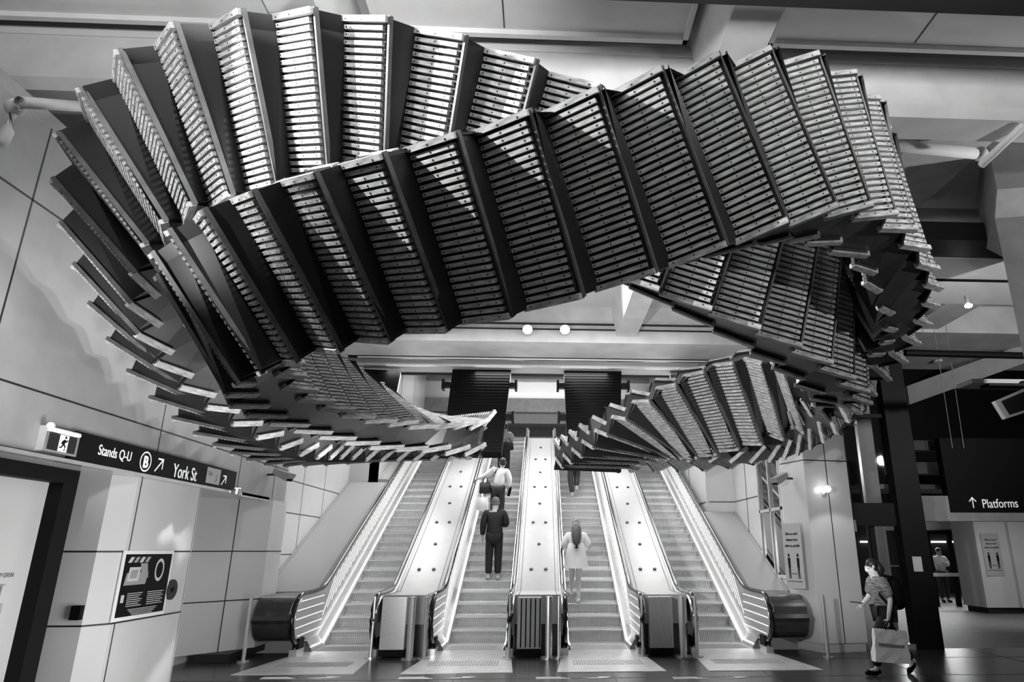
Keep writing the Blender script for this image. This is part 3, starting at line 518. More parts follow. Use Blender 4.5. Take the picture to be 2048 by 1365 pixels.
    bm = bmesh.new(); a, b = pix(1810, 706, 1, 11.6), pix(2048, 712, 1, 11.6); tube(bm, [a, b], .065, 10)
    tag(finish('black_pipe', bm, M_BLK), 'long black horizontal pipe under the ceiling right of the sculpture', 'pipe')
    bm = bmesh.new(); c = pix(1876, 721, 2, 5.99); tube(bm, [c, c-V((0, 0, .05))], .1, 16); tag(finish('smoke_detector', bm, M_WHITE), 'small round detector on the white ceiling panel at right', 'detector')
    # floodlight and screen at the right edge
    o = empty('hanging_screen', pix(2048, 800, 1, 9.0), 'white framed hanging screen cut by the right edge', 'screen')
    P0, P1, P2_, P3 = [pix(x, y, 1, 9.0)-o.location for x, y in ((1990, 803), (2080, 765), (2092, 812), (2012, 838))]
    bm = bmesh.new(); slab(bm, P0, P1, P2_, P3, (0, -1, 0), .08); recalc(bm); finish('screen_frame', bm, M_PANEL, o)
    cc = (P0+P1+P2_+P3)/4; bm = bmesh.new(); slab(bm, *[cc+(q-cc)*.78+V((0, -.006, 0)) for q in (P0, P1, P2_, P3)], (0, -1, 0), .005); recalc(bm); finish('screen_panel', bm, M_DARK2, o)
    bm = bmesh.new(); c = pix(2010, 768, 1, 10.0); bx(bm, c.x-.6, c.x+.8, 9.9, 10.3, c.z-.02, c.z+.05); bx(bm, c.x-.35, c.x+.9, 9.88, 10.1, c.z-.06, c.z-.02, 1); ball(bm, (c.x+.25, 9.95, c.z-.02), .13, (1, .6, .5), 1)
    tag(finish('light_fitting', bm, [M_GREY, M_BLK]), 'grey fluorescent fitting with a black dome above the hanging screen', 'light fitting')
    # far glass doors
    d = empty('glass_doors', (12.8, 21, 0), 'far glass entrance doors in dark frames with a white rail', 'door')
    for x0, x1 in ((11.9, 12.0), (12.55, 12.68), (13.1, 13.25), (13.9, 14.0)): box('door_stile', x0, x1, 20.95, 21.05, 0, 2.15, M_DARK, d, d.location)
    box('door_head', 11.8, 14.1, 20.95, 21.05, 2.08, 2.2, M_DARK, d, d.location)
    box('push_rail', 11.9, 13.9, 20.9, 20.94, .85, .95, M_WHITE, d, d.location)
    box('door_pane', 11.9, 13.9, 21.0, 21.01, 0, 2.1, M_GLASS, d, d.location)
    box('door_closer', 12.85, 13.1, 20.85, 20.95, 2.05, 2.18, M_WHITE, d, d.location)
    box('wall_foyer_head', 10.6, 16, 21.0, 21.2, 2.2, 2.9, M_BEAM)['kind'] = 'structure'
    box('exit_lamp', 12.9, 13.3, 20.9, 21.0, 2.45, 2.7, M_WHITE); tag(bpy.data.objects['exit_lamp'], 'small pale box sign above the far glass doors', 'sign box')
    box('wall_street', 9, 20, 27, 27.2, 0, 3.4, M_DARK2)['kind'] = 'structure'
    box('ceiling_foyer', 7, 22, 14.7, 27, 2.9, 3.0, M_BEAMD)['kind'] = 'structure'
    for i, (x, z, w, g) in enumerate(((12.6, 1.9, 1.0, M_LED), (14.2, 1.4, 1.6, M_SILV), (13.2, 1.0, 2.4, M_SILV), (15.2, 1.9, 1.2, M_LED))):
        tag(box('street_light_strip', x, x+w, 26.9, 27.0, z, z+.06, g), ('bright strip light high beyond the glass doors', 'pale ledge beyond the glass doors, short one', 'low pale ledge beyond the glass doors', 'bright strip light beyond the doors, right one')[i], 'strip')
    # far right column with notice
    bm = bmesh.new(); extr_xy(bm, [(11.9, 18.55), (12.75, 18.5), (13.2, 18.8), (13.2, 19.6), (11.9, 19.6)], .15, 2.9); recalc(bm); finish('wall_far_column', bm, M_WALL)['kind'] = 'structure'
    bm = bmesh.new(); extr_xy(bm, [(12.80, 18.45), (14.6, 18.3), (14.6, 19.6), (13.0, 19.6)], .15, 2.9); recalc(bm); finish('wall_far_column_2', bm, M_WALL)['kind'] = 'structure'
    box('baseboard_far_column', 11.95, 14.6, 18.6, 19.5, 0, .15, M_DARK2)['kind'] = 'structure'
    p = empty('distancing_poster', (12.1, 18.5, 1.5), 'grey distancing notice with two figures on the far right column', 'poster')
    box('notice_sheet', 12.02, 12.52, 18.50, 18.515, .95, 2.05, mat('notice_grey', .36, .5), p, p.location)
    poster_art(p, V((12.02, 18.49, 0)), V((1, 0, 0)), V((0, -1, 0)), .5)

def poster_art(p, base, r, n, w):
    """two standing figures and an arrow between them, three lines of writing"""
    up = V((0, 0, 1)); L = p.location
    def pt(s, z): return base+r*s+up*z-L
    bm = bmesh.new()
    for s in (.13, .37):
        c = pt(s, 1.52)
        N = 12; f = [bm.verts.new(c+r*.026*math.cos(2*math.pi*k/N)+up*.032*math.sin(2*math.pi*k/N)) for k in range(N)]; bm.faces.new(f)
        for a in ([(-.035, 1.48), (.035, 1.48), (.03, 1.32), (-.03, 1.32)], [(-.028, 1.32), (-.003, 1.32), (-.006, 1.14), (-.026, 1.14)], [(.003, 1.32), (.028, 1.32), (.026, 1.14), (.006, 1.14)]):
            bm.faces.new([bm.verts.new(pt(s+x, z)) for x, z in a])
    for a in ([(.19, 1.215), (.31, 1.215), (.31, 1.225), (.19, 1.225)], [(.185, 1.20), (.19, 1.20), (.19, 1.24), (.185, 1.24)], [(.31, 1.20), (.315, 1.20), (.315, 1.24), (.31, 1.24)], [(.06, 1.09), (.44, 1.09), (.44, 1.10), (.06, 1.10)]):
        bm.faces.new([bm.verts.new(pt(x, z)) for x, z in a])
    o = finish('figures', bm, M_BLK, p)
    for i, t in enumerate(('Allow as much', 'distance from', 'others as possible')):
        tt = text('notice_lettering', t, base+r*(w/2)+up*(1.86-.10*i), r, up, .07, M_BLK, p, align='CENTER', sx=.8, off=.001)
right_side()

# ================================================================== ESCALATORS
ECX = (-3.25, -1.09, 1.04, 3.15)
SL = .5; Y0 = 12.95
def stepz(y): return max(0, SL*(y-Y0))
def rail_path(z_off=0.0, r=.37):
    """handrail centre line in (y, z)"""
    cy, cz = 11.92, .55
    pts = []
    for k in range(9):
        a = math.radians(-90-k*22.5)
        pts.append((cy+r*math.cos(a), cz+r*math.sin(a)))
    pts += [(12.5, .925), (12.9, .95), (13.15, 1.03), (13.4, 1.15)]
    y = 13.4
    while y < 21.0:
        y += .95; pts.append((y, 1.15+SL*(y-13.4)))
    return [(12.3, .18)]+pts
def make_escalator():
    root = empty('escalator', (0, 12.3, 0), 'x', 'escalator', 'bank of four escalators')
    # steps: one mesh shared
    bm = bmesh.new()
    W = .5; prof = [(0, .0), (0, -.20), (.02, -.22)]
    # curved ridged riser and tread
    n = 28
    ris = [(.015, -.018), (.07, -.045), (.09, -.09), (.07, -.15), (.01, -.205)]
    for (a, b) in zip(ris, ris[1:]):
        for k in range(n):
            x0 = -W+2*W*k/n; x1 = x0+2*W/n*.62; x2 = x0+2*W/n
            bm.faces.new([bm.verts.new(p) for p in ((x0, b[0], b[1]), (x1, b[0], b[1]), (x1, a[0], a[1]), (x0, a[0], a[1]))]).material_index = 1
            bm.faces.new([bm.verts.new(p) for p in ((x1, b[0]+.008, b[1]), (x2, b[0]+.008, b[1]), (x2, a[0]+.008, a[1]), (x1, a[0]+.008, a[1]))]).material_index = 2
    bx(bm, -W, W, 0, .42, -.02, 0, 0)
    bx(bm, -W, W, -.004, .012, -.018, .002, 2)
    me_o = finish('step', bm, [M_STEP, M_RISE, mat('step_groove', .55, .5)], root); me_o.location = (0, .62, 0)
    for k in range(1, 28):
        c = me_o.copy(); COL.objects.link(c); c.parent = root
        y = Y0+.0+.4*k; c.location = (0, y-12.3-.0, stepz(y))
    me_o.location = (0, Y0-12.3, .0)
    # comb and landing plate
    bm = bmesh.new(); bx(bm, -.5, .5, -.0, .66, -.01, .004)
    for k in range(30): bx(bm, -.48+.032*k, -.468+.032*k, .06, .60, .004, .010, 1)
    finish('comb_plate', bm, [M_STEP, M_GREY], root)
    path = rail_path()
    for s in (-1, 1):
        xr = s*.62
        # balustrade panel
        top = [(y, z-.03) for y, z in path[1:]]
        bot = [(22.0, stepz(22.0)+.08), (13.1, .14), (12.2, .06), (11.8, .10)]
        poly = [(y-12.3, z) for y, z in top[0:]]+[(y-12.3, z) for y, z in bot]
        bm = bmesh.new(); extr_yz(bm, poly, xr-.015, xr+.015); recalc(bm); bmesh.ops.triangulate(bm, faces=[f for f in bm.faces if len(f.verts) > 4])
        bal = finish('balustrade', bm, M_STEEL, root)
        # skirt sloping inward with LED line
        for (nm, xa, xb, za, zb, m) in (('skirt', s*.50, s*.62, .03, .22, M_STEEL),):
            bm = bmesh.new(); ys = [12.3, 12.95, 13.2]+[13.2+k for k in range(1, 11)]
            for y0, y1 in zip(ys, ys[1:]):
                f = [(xa, y0-12.3, stepz(y0)+za), (xa, y1-12.3, stepz(y1)+za), (xb, y1-12.3, stepz(y1)+zb), (xb, y0-12.3, stepz(y0)+zb)]
                bm.faces.new([bm.verts.new(p) for p in f]); g = [(p[0], p[1], p[2]-.35) for p in f[:2]]
                bm.faces.new([bm.verts.new(p) for p in (f[1], f[0], g[0], g[1])])
            recalc(bm); sk = finish('skirt', bm, m, root)
        bm = bmesh.new(); tube(bm, [(s*.515, y-12.3, stepz(y)+.085) for y in (12.35, 12.95, 13.2, 15, 18, 23.6)], .009, 6)
        finish('light_strip', bm, M_LED, sk)
        # glowing strips laid on the balustrade in place of reflections
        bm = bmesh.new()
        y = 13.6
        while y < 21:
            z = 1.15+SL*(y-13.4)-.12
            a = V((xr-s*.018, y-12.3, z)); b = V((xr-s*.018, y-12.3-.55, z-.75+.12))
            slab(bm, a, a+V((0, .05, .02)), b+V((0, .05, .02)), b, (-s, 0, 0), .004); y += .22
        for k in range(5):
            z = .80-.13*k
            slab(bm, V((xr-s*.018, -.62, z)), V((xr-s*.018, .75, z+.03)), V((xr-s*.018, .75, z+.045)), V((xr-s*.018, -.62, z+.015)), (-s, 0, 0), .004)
        recalc(bm); finish('balustrade_glint', bm, M_STRIPE, bal)
        # handrail
        bm = bmesh.new(); tube(bm, [(xr, y-12.3, z) for y, z in path], .042, 10); recalc(bm)
        hr_ = finish('handrail', bm, M_RUB, root, smooth=True)
        # rail guide + newel shroud
        bm = bmesh.new(); tube(bm, [(xr+s*.04, y-12.3, z-.055) for y, z in path[6:]], .03, 8)
        tube(bm, [(xr, y-12.3, z) for y, z in [(11.92+.30*math.cos(math.radians(a)), .55+.30*math.sin(math.radians(a))) for a in range(-90, -280, -20)]], .03, 8)
        recalc(bm); finish('rail_guide', bm, M_STEEL, hr_, smooth=True)
        bm = bmesh.new(); bx(bm, xr-.06, xr+.06, -.55, -.2, 0, .10); bx(bm, xr-.05, xr+.05, -.45, -.2, .10, .26, 1); finish('newel_base', bm, [M_STEEL, M_BLK], root)
    return root
M_STRIPE = mat('balustrade_reflection', .95, .3, emit=.55)  # emission stands for reflected light, not a lamp
esc0 = make_escalator()
labels = ['escalator at far left of the bank, empty', 'second escalator from left carrying the man in the dark suit', 'third escalator from left carrying the woman in white', 'escalator at far right of the bank, empty']
def copy_tree(o, parent=None):
    c = o.copy(); COL.objects.link(c); c.parent = parent
    for ch in list(o.children):
        copy_tree(ch, c)
    return c
for i, cx in enumerate(ECX):
    o = esc0 if i == 0 else copy_tree(esc0)
    o.location = (cx, 12.3, 0); o['label'] = labels[i]
# decks between and beside the escalators
def deck(name, x0, x1, label, cat, end=21.2, front=True, m=M_DECK, holes=True, ys=11.75):
    top = lambda y: .90 if y < 13.0 else .90+SL*(y-13.0)
    o = empty(name, ((x0+x1)/2, ys, 0), label, cat, 'decks beside the escalators'); c = (x0+x1)/2; w = (x1-x0)/2
    bm = bmesh.new(); bend = [(13.0-ys, .9)] if ys < 12.8 else []; bend2 = [(13.3-ys, .45)] if ys < 12.8 else []
    poly = [(0.15, top(ys+.15))]+bend+[(end-ys, top(end)), (end-ys, top(end)-.5)]+bend2+[(.15, top(ys+.15)-.45)]
    extr_yz(bm, poly, -w, w); recalc(bm); dc = finish('deck_cover', bm, m, o)
    # thin grey trim along both deck edges
    bm = bmesh.new()
    for s in (-1, 1):
        tube(bm, [(s*(w-.06), y_-ys, top(y_)+.005) for y_ in ([ys+.2, 13.0, end] if ys < 12.8 else [ys+.2, end])], .008, 6)
    finish('deck_trim', bm, M_GREY, dc)
    if holes:
        bm = bmesh.new(); k = 0
        y = 13.7
        while y < end-.3:
            for x in ((-.14, .14) if k % 2 == 0 else (0,)):
                z = top(y); nn = V((0, -SL, 1)).normalized(); pc = V((x, y-ys, z)); tube(bm, [pc, pc+nn*.02], .035, 10)
            y += .95; k += 1
        recalc(bm); finish('deck_button', bm, M_DARK2, dc)
    if front:
        bm = bmesh.new(); bx(bm, -w+.0, w-.0, .16, .3, .0, .86); finish('front_housing', bm, M_STEELD, o)
    return o
names = ['white deck between the two left escalators, one plain cabinet in front', 'white centre deck with dark buttons between the two busy escalators', 'white deck between the two right escalators']
for i in range(3):
    x0 = ECX[i]+.69; x1 = ECX[i+1]-.69
    deck('escalator_deck', x0, x1, names[i], 'escalator deck')
    cx = (x0+x1)/2
    b = empty('gate_cabinet', (cx-.12, 11.62, 0), ['plain pale cabinet before the left deck', 'cabinet with dark vertical ribs before the centre deck', 'finely ribbed cabinet before the right deck'][i], 'cabinet', 'cabinets at the escalator foot')
    bm = bmesh.new(); bx(bm, -.20, .18, -.06, .1, .12, .88); finish('cabinet_front', bm, M_STEEL if i != 1 else M_DECK, b)
    bm = bmesh.new()
    nr = (0, 5, 9)[i]
    for k in range(nr): bx(bm, -.15+.30*k/(nr-1), -.15+.30*k/(nr-1)+(.02 if i == 1 else .006), -.064, -.06, .14, .86)
    if nr: finish('rib', bm, M_BLK if i == 1 else M_GREY, b)
    box('kick', b.location.x-.2, b.location.x+.18, 11.57, 11.7, 0.02, .12, M_BLK, b, b.location)
    for k, (dx, r) in enumerate(((-.44+.12, .022), (.30, .055), (.52 if i != 1 else .46, .028))):
        px = cx-.12+dx
        bm = bmesh.new(); tube(bm, [(0, 0, 0), (0, 0, .02)], r+.07, 16); tube(bm, [(0, 0, .02), (0, 0, .9)], r, 14); recalc(bm)
        po = tag(finish('bollard', bm, M_STEEL, smooth=False), ['thin left post', 'thick middle post', 'slim right post'][k]+' before the %s deck' % ['left', 'centre', 'right'][i], 'post', 'posts at the escalator foot')
        po.location = (px, 11.42 if k else 11.55, 0)
deck('escalator_side_deck', -4.94, -3.92, 'grey sloping side deck along the left wall', 'escalator deck', end=17.75, front=False, m=mat('side_deck_grey', .34, .35), holes=False, ys=12.85)
deck('escalator_side_deck', -4.24, -3.92, 'upper grey side deck along the left stair wall', 'escalator deck', end=23, front=False, m=mat('side_deck_grey', .34, .35), holes=False, ys=17.8)['label'] = 'narrow upper part of the grey side deck by the left wall'
bpy.data.objects['escalator_side_deck.001'].hide_render = False
deck('escalator_side_deck', 3.82, 4.60, 'grey sloping side deck along the right wall', 'escalator deck', end=16.15, front=False, m=mat('side_deck_grey', .34, .35), holes=False, ys=12.85)
# rounded dark end drums at both outer sides
for s, x0, x1, lb in ((-1, -4.5, -3.92, 'dark rounded end drum left of the escalators'), (1, 3.82, 4.4, 'dark rounded end drum right of the escalators')):
    bm = bmesh.new()
    poly = [(11.92-.37+.0, .55)]+[(11.95+.34*math.cos(math.radians(a)), .55+.34*math.sin(math.radians(a))) for a in range(170, 89, -10)]+[(13.0, .89), (13.0, .2), (12.0, .2)]+[(11.95+.34*math.cos(math.radians(a)), .55+.34*math.sin(math.radians(a))) for a in range(260, 189, -10)]
    extr_yz(bm, poly, x0, x1); recalc(bm)
    o = finish('end_drum', bm, M_STEELD); tag(o, lb, 'escalator end drum')
    px = x0-.02 if s < 0 else x1+.02
    bm = bmesh.new(); tube(bm, [(0, 0, 0), (0, 0, .02)], .09, 16); tube(bm, [(0, 0, .02), (0, 0, .92)], .028, 12); recalc(bm)
    po = tag(finish('bollard', bm, M_STEEL), 'lone slim post beside the %s end drum' % ('left' if s < 0 else 'right'), 'post', 'posts at the escalator foot'); po.location = (px+.1, 11.25, 0)
# floor plates in front
for i, cx in enumerate(ECX):
    x0, x1 = cx-.62, cx+.62
    bm = bmesh.new(); x0b, x1b = cx-.78+(-.1 if i == 0 else 0), cx+.74+(.1 if i == 3 else 0)
    yb = 10.15
    hexa(bm, [(x0b, yb, 0), (x1b, yb, 0), (x1, 12.3, 0), (x0, 12.3, 0), (x0b, yb, .006), (x1b, yb, .006), (x1, 12.3, .006), (x0, 12.3, .006)])
    for k in range(26): 
        xx = cx-.52+.04*k; bx(bm, xx, xx+.016, 10.75, 11.15, .006, .011, 1)
    tag(finish('landing_plate', bm, [mat('landing_plate_metal', .60, .3, .3, noise=.15), M_GREY]), ['far left', 'second from left', 'third from left', 'far right'][i]+' pale metal floor plate before an escalator', 'floor plate', 'floor plates before the escalators')
    # floor decals
    a = pix(560+275*i, 1358, 2, 0)
    bm = bmesh.new(); 
    for k in range(3): bx(bm, a.x-.25, a.x+.2-.06*k, a.y-.03+.05*k, a.y-.005+.05*k, .001, .004)
    tag(finish('floor_marking', bm, M_WHITE), 'worn white floor writing before the %s plate' % ['far left', 'second', 'third', 'far right'][i], 'floor marking', 'floor markings')
    bm = bmesh.new(); c = V((a.x+.55, a.y+.03, .002)); 
    extr_xy(bm, [(c.x-.2, c.y-.04), (c.x+.05, c.y), (c.x+.02, c.y+.06), (c.x+.22, c.y+.04), (c.x+.12, c.y-.02), (c.x-.05, c.y-.06)], .001, .004); recalc(bm)
    tag(finish('floor_arrow', bm, M_WHITE), 'worn white floor arrow before the %s plate' % ['far left', 'second', 'third', 'far right'][i], 'floor marking', 'floor markings')

# ceiling lamps on the second beam
for i, (x, y) in enumerate(((1055, 658), (1130, 658))):
    c = pix(x, y, 1, 13.95)
    l = empty('ceiling_spotlight', (c.x, 14.1, c.z), ('left' if i == 0 else 'right')+' of the two glaring spotlights on the ceiling beam', 'lamp', 'pair of spotlights on the beam')
    bm = bmesh.new(); tube(bm, [(0, .04, 0), (0, -.10, 0)], .11, 18); tube(bm, [(0, .05, 0), (0, 0, 0)], .05, 10); recalc(bm); finish('lamp_housing', bm, M_STEEL, l)
    bm = bmesh.new(); tube(bm, [(0, -.10, 0), (0, -.115, 0)], .10, 20); ball(bm, (0, -.11, 0), .09, (1, .4, 1)); finish('lamp_lens', bm, M_LAMP, l)
    light('SPOT', 'beam_spot', (c.x, 13.8, c.z), 500, (c.x*.8, 6, 3.0), .09, angle=110, blend=.5)
c = pix(1937, 612, 1, 10.1)
l = empty('ceiling_spotlight', c, 'bright small spotlight under the right hall beams', 'lamp')
bm = bmesh.new(); ball(bm, (0, 0, 0), .06, (1, 1, .6)); finish('lamp_lens', bm, M_LAMP, l)
bm = bmesh.new(); tube(bm, [(0, .02, .04), (0, .02, .18)], .03, 8); recalc(bm); finish('lamp_housing', bm, M_GREY, l)
c = pix(2013, 893, 1, 15.99)
bm = bmesh.new(); ball(bm, c, .03); tag(finish('distant_lamp', bm, M_LED), 'tiny lit lamp in the dark right hall', 'lamp')
# oval downlights of the shaft ceiling
for i, (x, y) in enumerate(((886, 760), (1028, 761), (1270, 764))):
    c = pix(x, y, 2, 8.58); bm = bmesh.new(); tube(bm, [c, c+V((0, 0, .03))], .16, 20); tag(finish('downlight', bm, M_LED), ['left', 'middle', 'right'][i]+' round downlight in the shaft ceiling', 'downlight', 'downlights over the escalators')

# ================================================================== SCULPTURE
def tread_mesh():
    bm = bmesh.new(); n = 25; W = 1.2; pitch = W/n
    bx(bm, -.59, .59, .0, .37, -.035, -.012, 0)
    bx(bm, -.60, .60, -.010, .006, -.035, .0, 1)
    for k in range(n):
        x0 = -W/2+pitch*k+.005; w = .027
        end = k in (0, n-1)
        zt = .030 if end else .020
        y0 = .0 if end else .030
        bx(bm, x0-(.012 if k == 0 else 0), x0+(w+.012 if k == n-1 else w), y0, .40 if end else .372, -.028 if end else -.014, zt, 2)
        for y in (.07, .21, .35): bx(bm, x0+w/2-.005, x0+w/2+.005, y-.005, y+.005, zt, zt+.002, 3)
    me = bpy.data.meshes.new('tread'); bm.normal_update(); bm.to_mesh(me); bm.free()
    for m in (M_BACK, M_EDGE, M_SLAT, M_BOLT): me.materials.append(m)
    return me
TREAD = tread_mesh()
HS = .175
def strand(key, root, scale, w_half=.6, cut=(0, 0), skip1=(), skip2=(), flip=False, face2=True):
    S = STRANDS[key]; T = S['T']*scale; lo = S['lo']; rows = []
    for r in S['rows']:
        c = CAM+(V(r[0:3])-CAM)*scale; w = V(r[3:6]).normalized(); n = V(r[6:9]); n = (n-w*n.dot(w)).normalized()
        rows.append((c, w, n))
    rows = rows[cut[0]:len(rows)-cut[1]]
    hw = w_half*scale; o0 = root.location; hs = HS*scale; N = len(rows)
    def put(nm, i0, i1, sgn, off):
        """tread from nosing i0 toward i1, outward side sgn*n"""
        c0, w0, n0 = rows[i0]; c1, w1, n1 = rows[i1]
        a = c0+n0*off; b = c1+n1*off
        out0 = n0*sgn; out1 = n1*sgn
        e = b-a
        cm = a+e*.77-(out0+out1)*.5*hs
        y = cm-a; L = y.length; wdir = (w0*.6+w1*.4).normalized()
        yv = y.normalized(); wdir = (wdir-yv*wdir.dot(yv)).normalized()
        z = wdir.cross(yv); x = wdir
        if z.dot(out0) < 0: z = -z; x = -x
        sx = hw/.6; sy = L/.37
        o = bpy.data.objects.new(nm, TREAD); COL.objects.link(o)
        o.parent = root
        am = a-o0
        ML = Matrix(((x.x*sx, yv.x*sy, z.x*scale, am.x), (x.y*sx, yv.y*sy, z.y*scale, am.y), (x.z*sx, yv.z*sy, z.z*scale, am.z), (0, 0, 0, 1)))
        o.matrix_basis = ML
        # riser: from the inner corner to the next nosing
        wa = wdir*hw*.985; wb = w1*hw*.985
        t = -((e.normalized().cross(wdir)).normalized()); 
        if t.dot(out0) < 0: t = -t
        bm = bmesh.new()
        p = [cm-wa, cm+wa, b+wb, b-wb]; q = [v-t*.02 for v in p]
        hexa(bm, [v-o0 for v in q]+[v-o0 for v in p]); recalc(bm)
        r = finish('riser', bm, M_RISER, o); r.matrix_parent_inverse = ML.inverted()
        return a, cm, b, wdir
    for i in range(1, N):
        k = lo+i
        f1 = f2 = None
        if k not in skip1: f1 = put('tread', i, i-1, 1, 0.0)
        if face2 and k not in skip2: f2 = put('underside_tread', i-1, i, -1, -T)
        # side fascia of the cell between nosings i and i-1
    # side fascias: one mesh per side
    for s, nm in ((-1, 'side_fascia'), (1, 'side_fascia')):
        bm = bmesh.new(); ins = .95
        for i in range(1, N):
            c0, w0, n0 = rows[i]; c1, w1, n1 = rows[i-1]
            def e_(c, w): return c+w*s*hw*ins
            A0 = e_(c0, w0); A1 = e_(c1, w1); e = A1-A0; Cc = A0+e*.77-(n0+n1)*.5*hs
            if face2:
                B1 = A1-n1*T; B0 = A0-n0*T; Dd = B1+(B0-B1)*.77+(n0+n1)*.5*hs
            else:
                B1 = A1-n1*T*.5; B0 = A0-n0*T*.5; Dd = (B0+B1)/2
            wv = (w0+w1).normalized()*s*.012
            poly = [A0, Cc, A1, B1, Dd, B0]
            for off in (0,):
                vs = [bm.verts.new(p-o0) for p in poly]
                m0 = bm.verts.new((Cc+Dd)/2-o0)
                for a in range(6): bm.faces.new((vs[a], vs[(a+1) % 6], m0))
        recalc(bm)
        finish(nm, bm, M_FASC, root)
sB = empty('suspended_stair_ribbon', (1.3, 3.7, 4.0), 'front loop of suspended timber escalator treads crossing the hall nearest the camera', 'sculpture', 'interlaced suspended stair sculpture')
strand('B', sB, .93, cut=(4, 2))
sA = empty('suspended_stair_ribbon', (-1.5, 4.3, 4.8), 'rear loop of suspended timber escalator treads arching up at top left behind the front loop', 'sculpture', 'interlaced suspended stair sculpture')
strand('A', sA, 1.03, cut=(1, 0))
# lower right band belongs to the rear loop; its treads run the other way
def strand_rev():
    S = STRANDS['D']; S['rows'] = S['rows'][::-1]; S['lo'] = 0
    strand('D', sA, 1.0)
strand_rev()
# hanging cables
for i, (x, y, z) in enumerate(((.5, 3.9, 4.7), (-2.3, 4.9, 5.5), (3.0, 5.2, 4.8))):
    pass
# dark undersides of the two escalators coming down from the ceiling
for i, (TL, TR, BR, BL, lb) in enumerate((((905, 743), (1022, 741), (1003, 905), (884, 905), 'black ribbed board hanging above the second escalator from left'), ((1128, 741), (1243, 748), (1240, 900), (1135, 905), 'black ribbed board hanging above the third escalator from left'), ((715, 738), (802, 742), (790, 800), (730, 800), 'black board at far left above the first escalator'), ((1340, 744), (1440, 744), (1440, 790), (1345, 790), 'black board at far right behind the treads'))):
    q = [pix(*TL, 1, 16.6), pix(*TR, 1, 16.6), pix(*BR, 1, 14.4), pix(*BL, 1, 14.4)]
    o = empty('hanging_board', (q[0]+q[1])/2, lb, 'hanging board', 'black boards under the shaft ceiling'); L = o.location
    for v in (0, 1): q[v].z = 6.0 if i < 2 else q[v].z
    bm = bmesh.new(); nb = (q[1]-q[0]).cross(q[3]-q[0]).normalized(); nb = nb if nb.y < 0 else -nb
    slab(bm, *[p-L for p in q], nb, .16)
    for k in range(1, 26):
        t = k/26; a = q[0].lerp(q[3], t)-L; b = q[1].lerp(q[2], t)-L; d = (q[3]-q[0]).normalized()*.02
        slab(bm, a, b, b+d, a+d, nb, -.012, 1)
    recalc(bm); finish('board', bm, [M_BLK, M_DARK], o)
    if i < 2:
        for s, (c0, c1) in ((-1, (q[0], q[3])), (1, (q[1], q[2]))):
            for t in (.22, .62) if s == (1 if i == 0 else -1) else (.22,):
                c = c0.lerp(c1, t)-L; bm = bmesh.new()
                bx(bm, c.x+(0 if s > 0 else -.16), c.x+(.16 if s > 0 else 0), c.y-.1, c.y+.1, c.z-.06, c.z+.06); bx(bm, c.x+(.14 if s > 0 else -.20), c.x+(.20 if s > 0 else -.14), c.y-.14, c.y+.14, c.z-.12, c.z+.12)
                finish('bracket', bm, M_BLK, o)

# ================================================================== PEOPLE
def skin(name, verts, edges, radii, m, parent, root=0, sub=2, smooth=True, dx=0):
    me = bpy.data.meshes.new(name); me.from_pydata([tuple(v) for v in verts], edges, [])
    o = bpy.data.objects.new(name, me); COL.objects.link(o)
    md = o.modifiers.new('s', 'SKIN'); md.use_smooth_shade = True; md.branch_smoothing = .6
    for i, r in enumerate(radii):
        sv = me.skin_vertices[0].data[i]; rr = r if isinstance(r, (tuple, list)) else (r, r); sv.radius = rr; sv.use_root = (i == root)
    sd = o.modifiers.new('d', 'SUBSURF'); sd.levels = sub; sd.render_levels = sub
    dg = bpy.context.evaluated_depsgraph_get(); dg.update()
    nm = bpy.data.meshes.new_from_object(o.evaluated_get(dg)); bpy.data.objects.remove(o)
    nm.name = name; nm.materials.clear(); nm.materials.append(m)
    for p in nm.polygons: p.use_smooth = True
    q = bpy.data.objects.new(name, nm); COL.objects.link(q); q.parent = parent
    return q
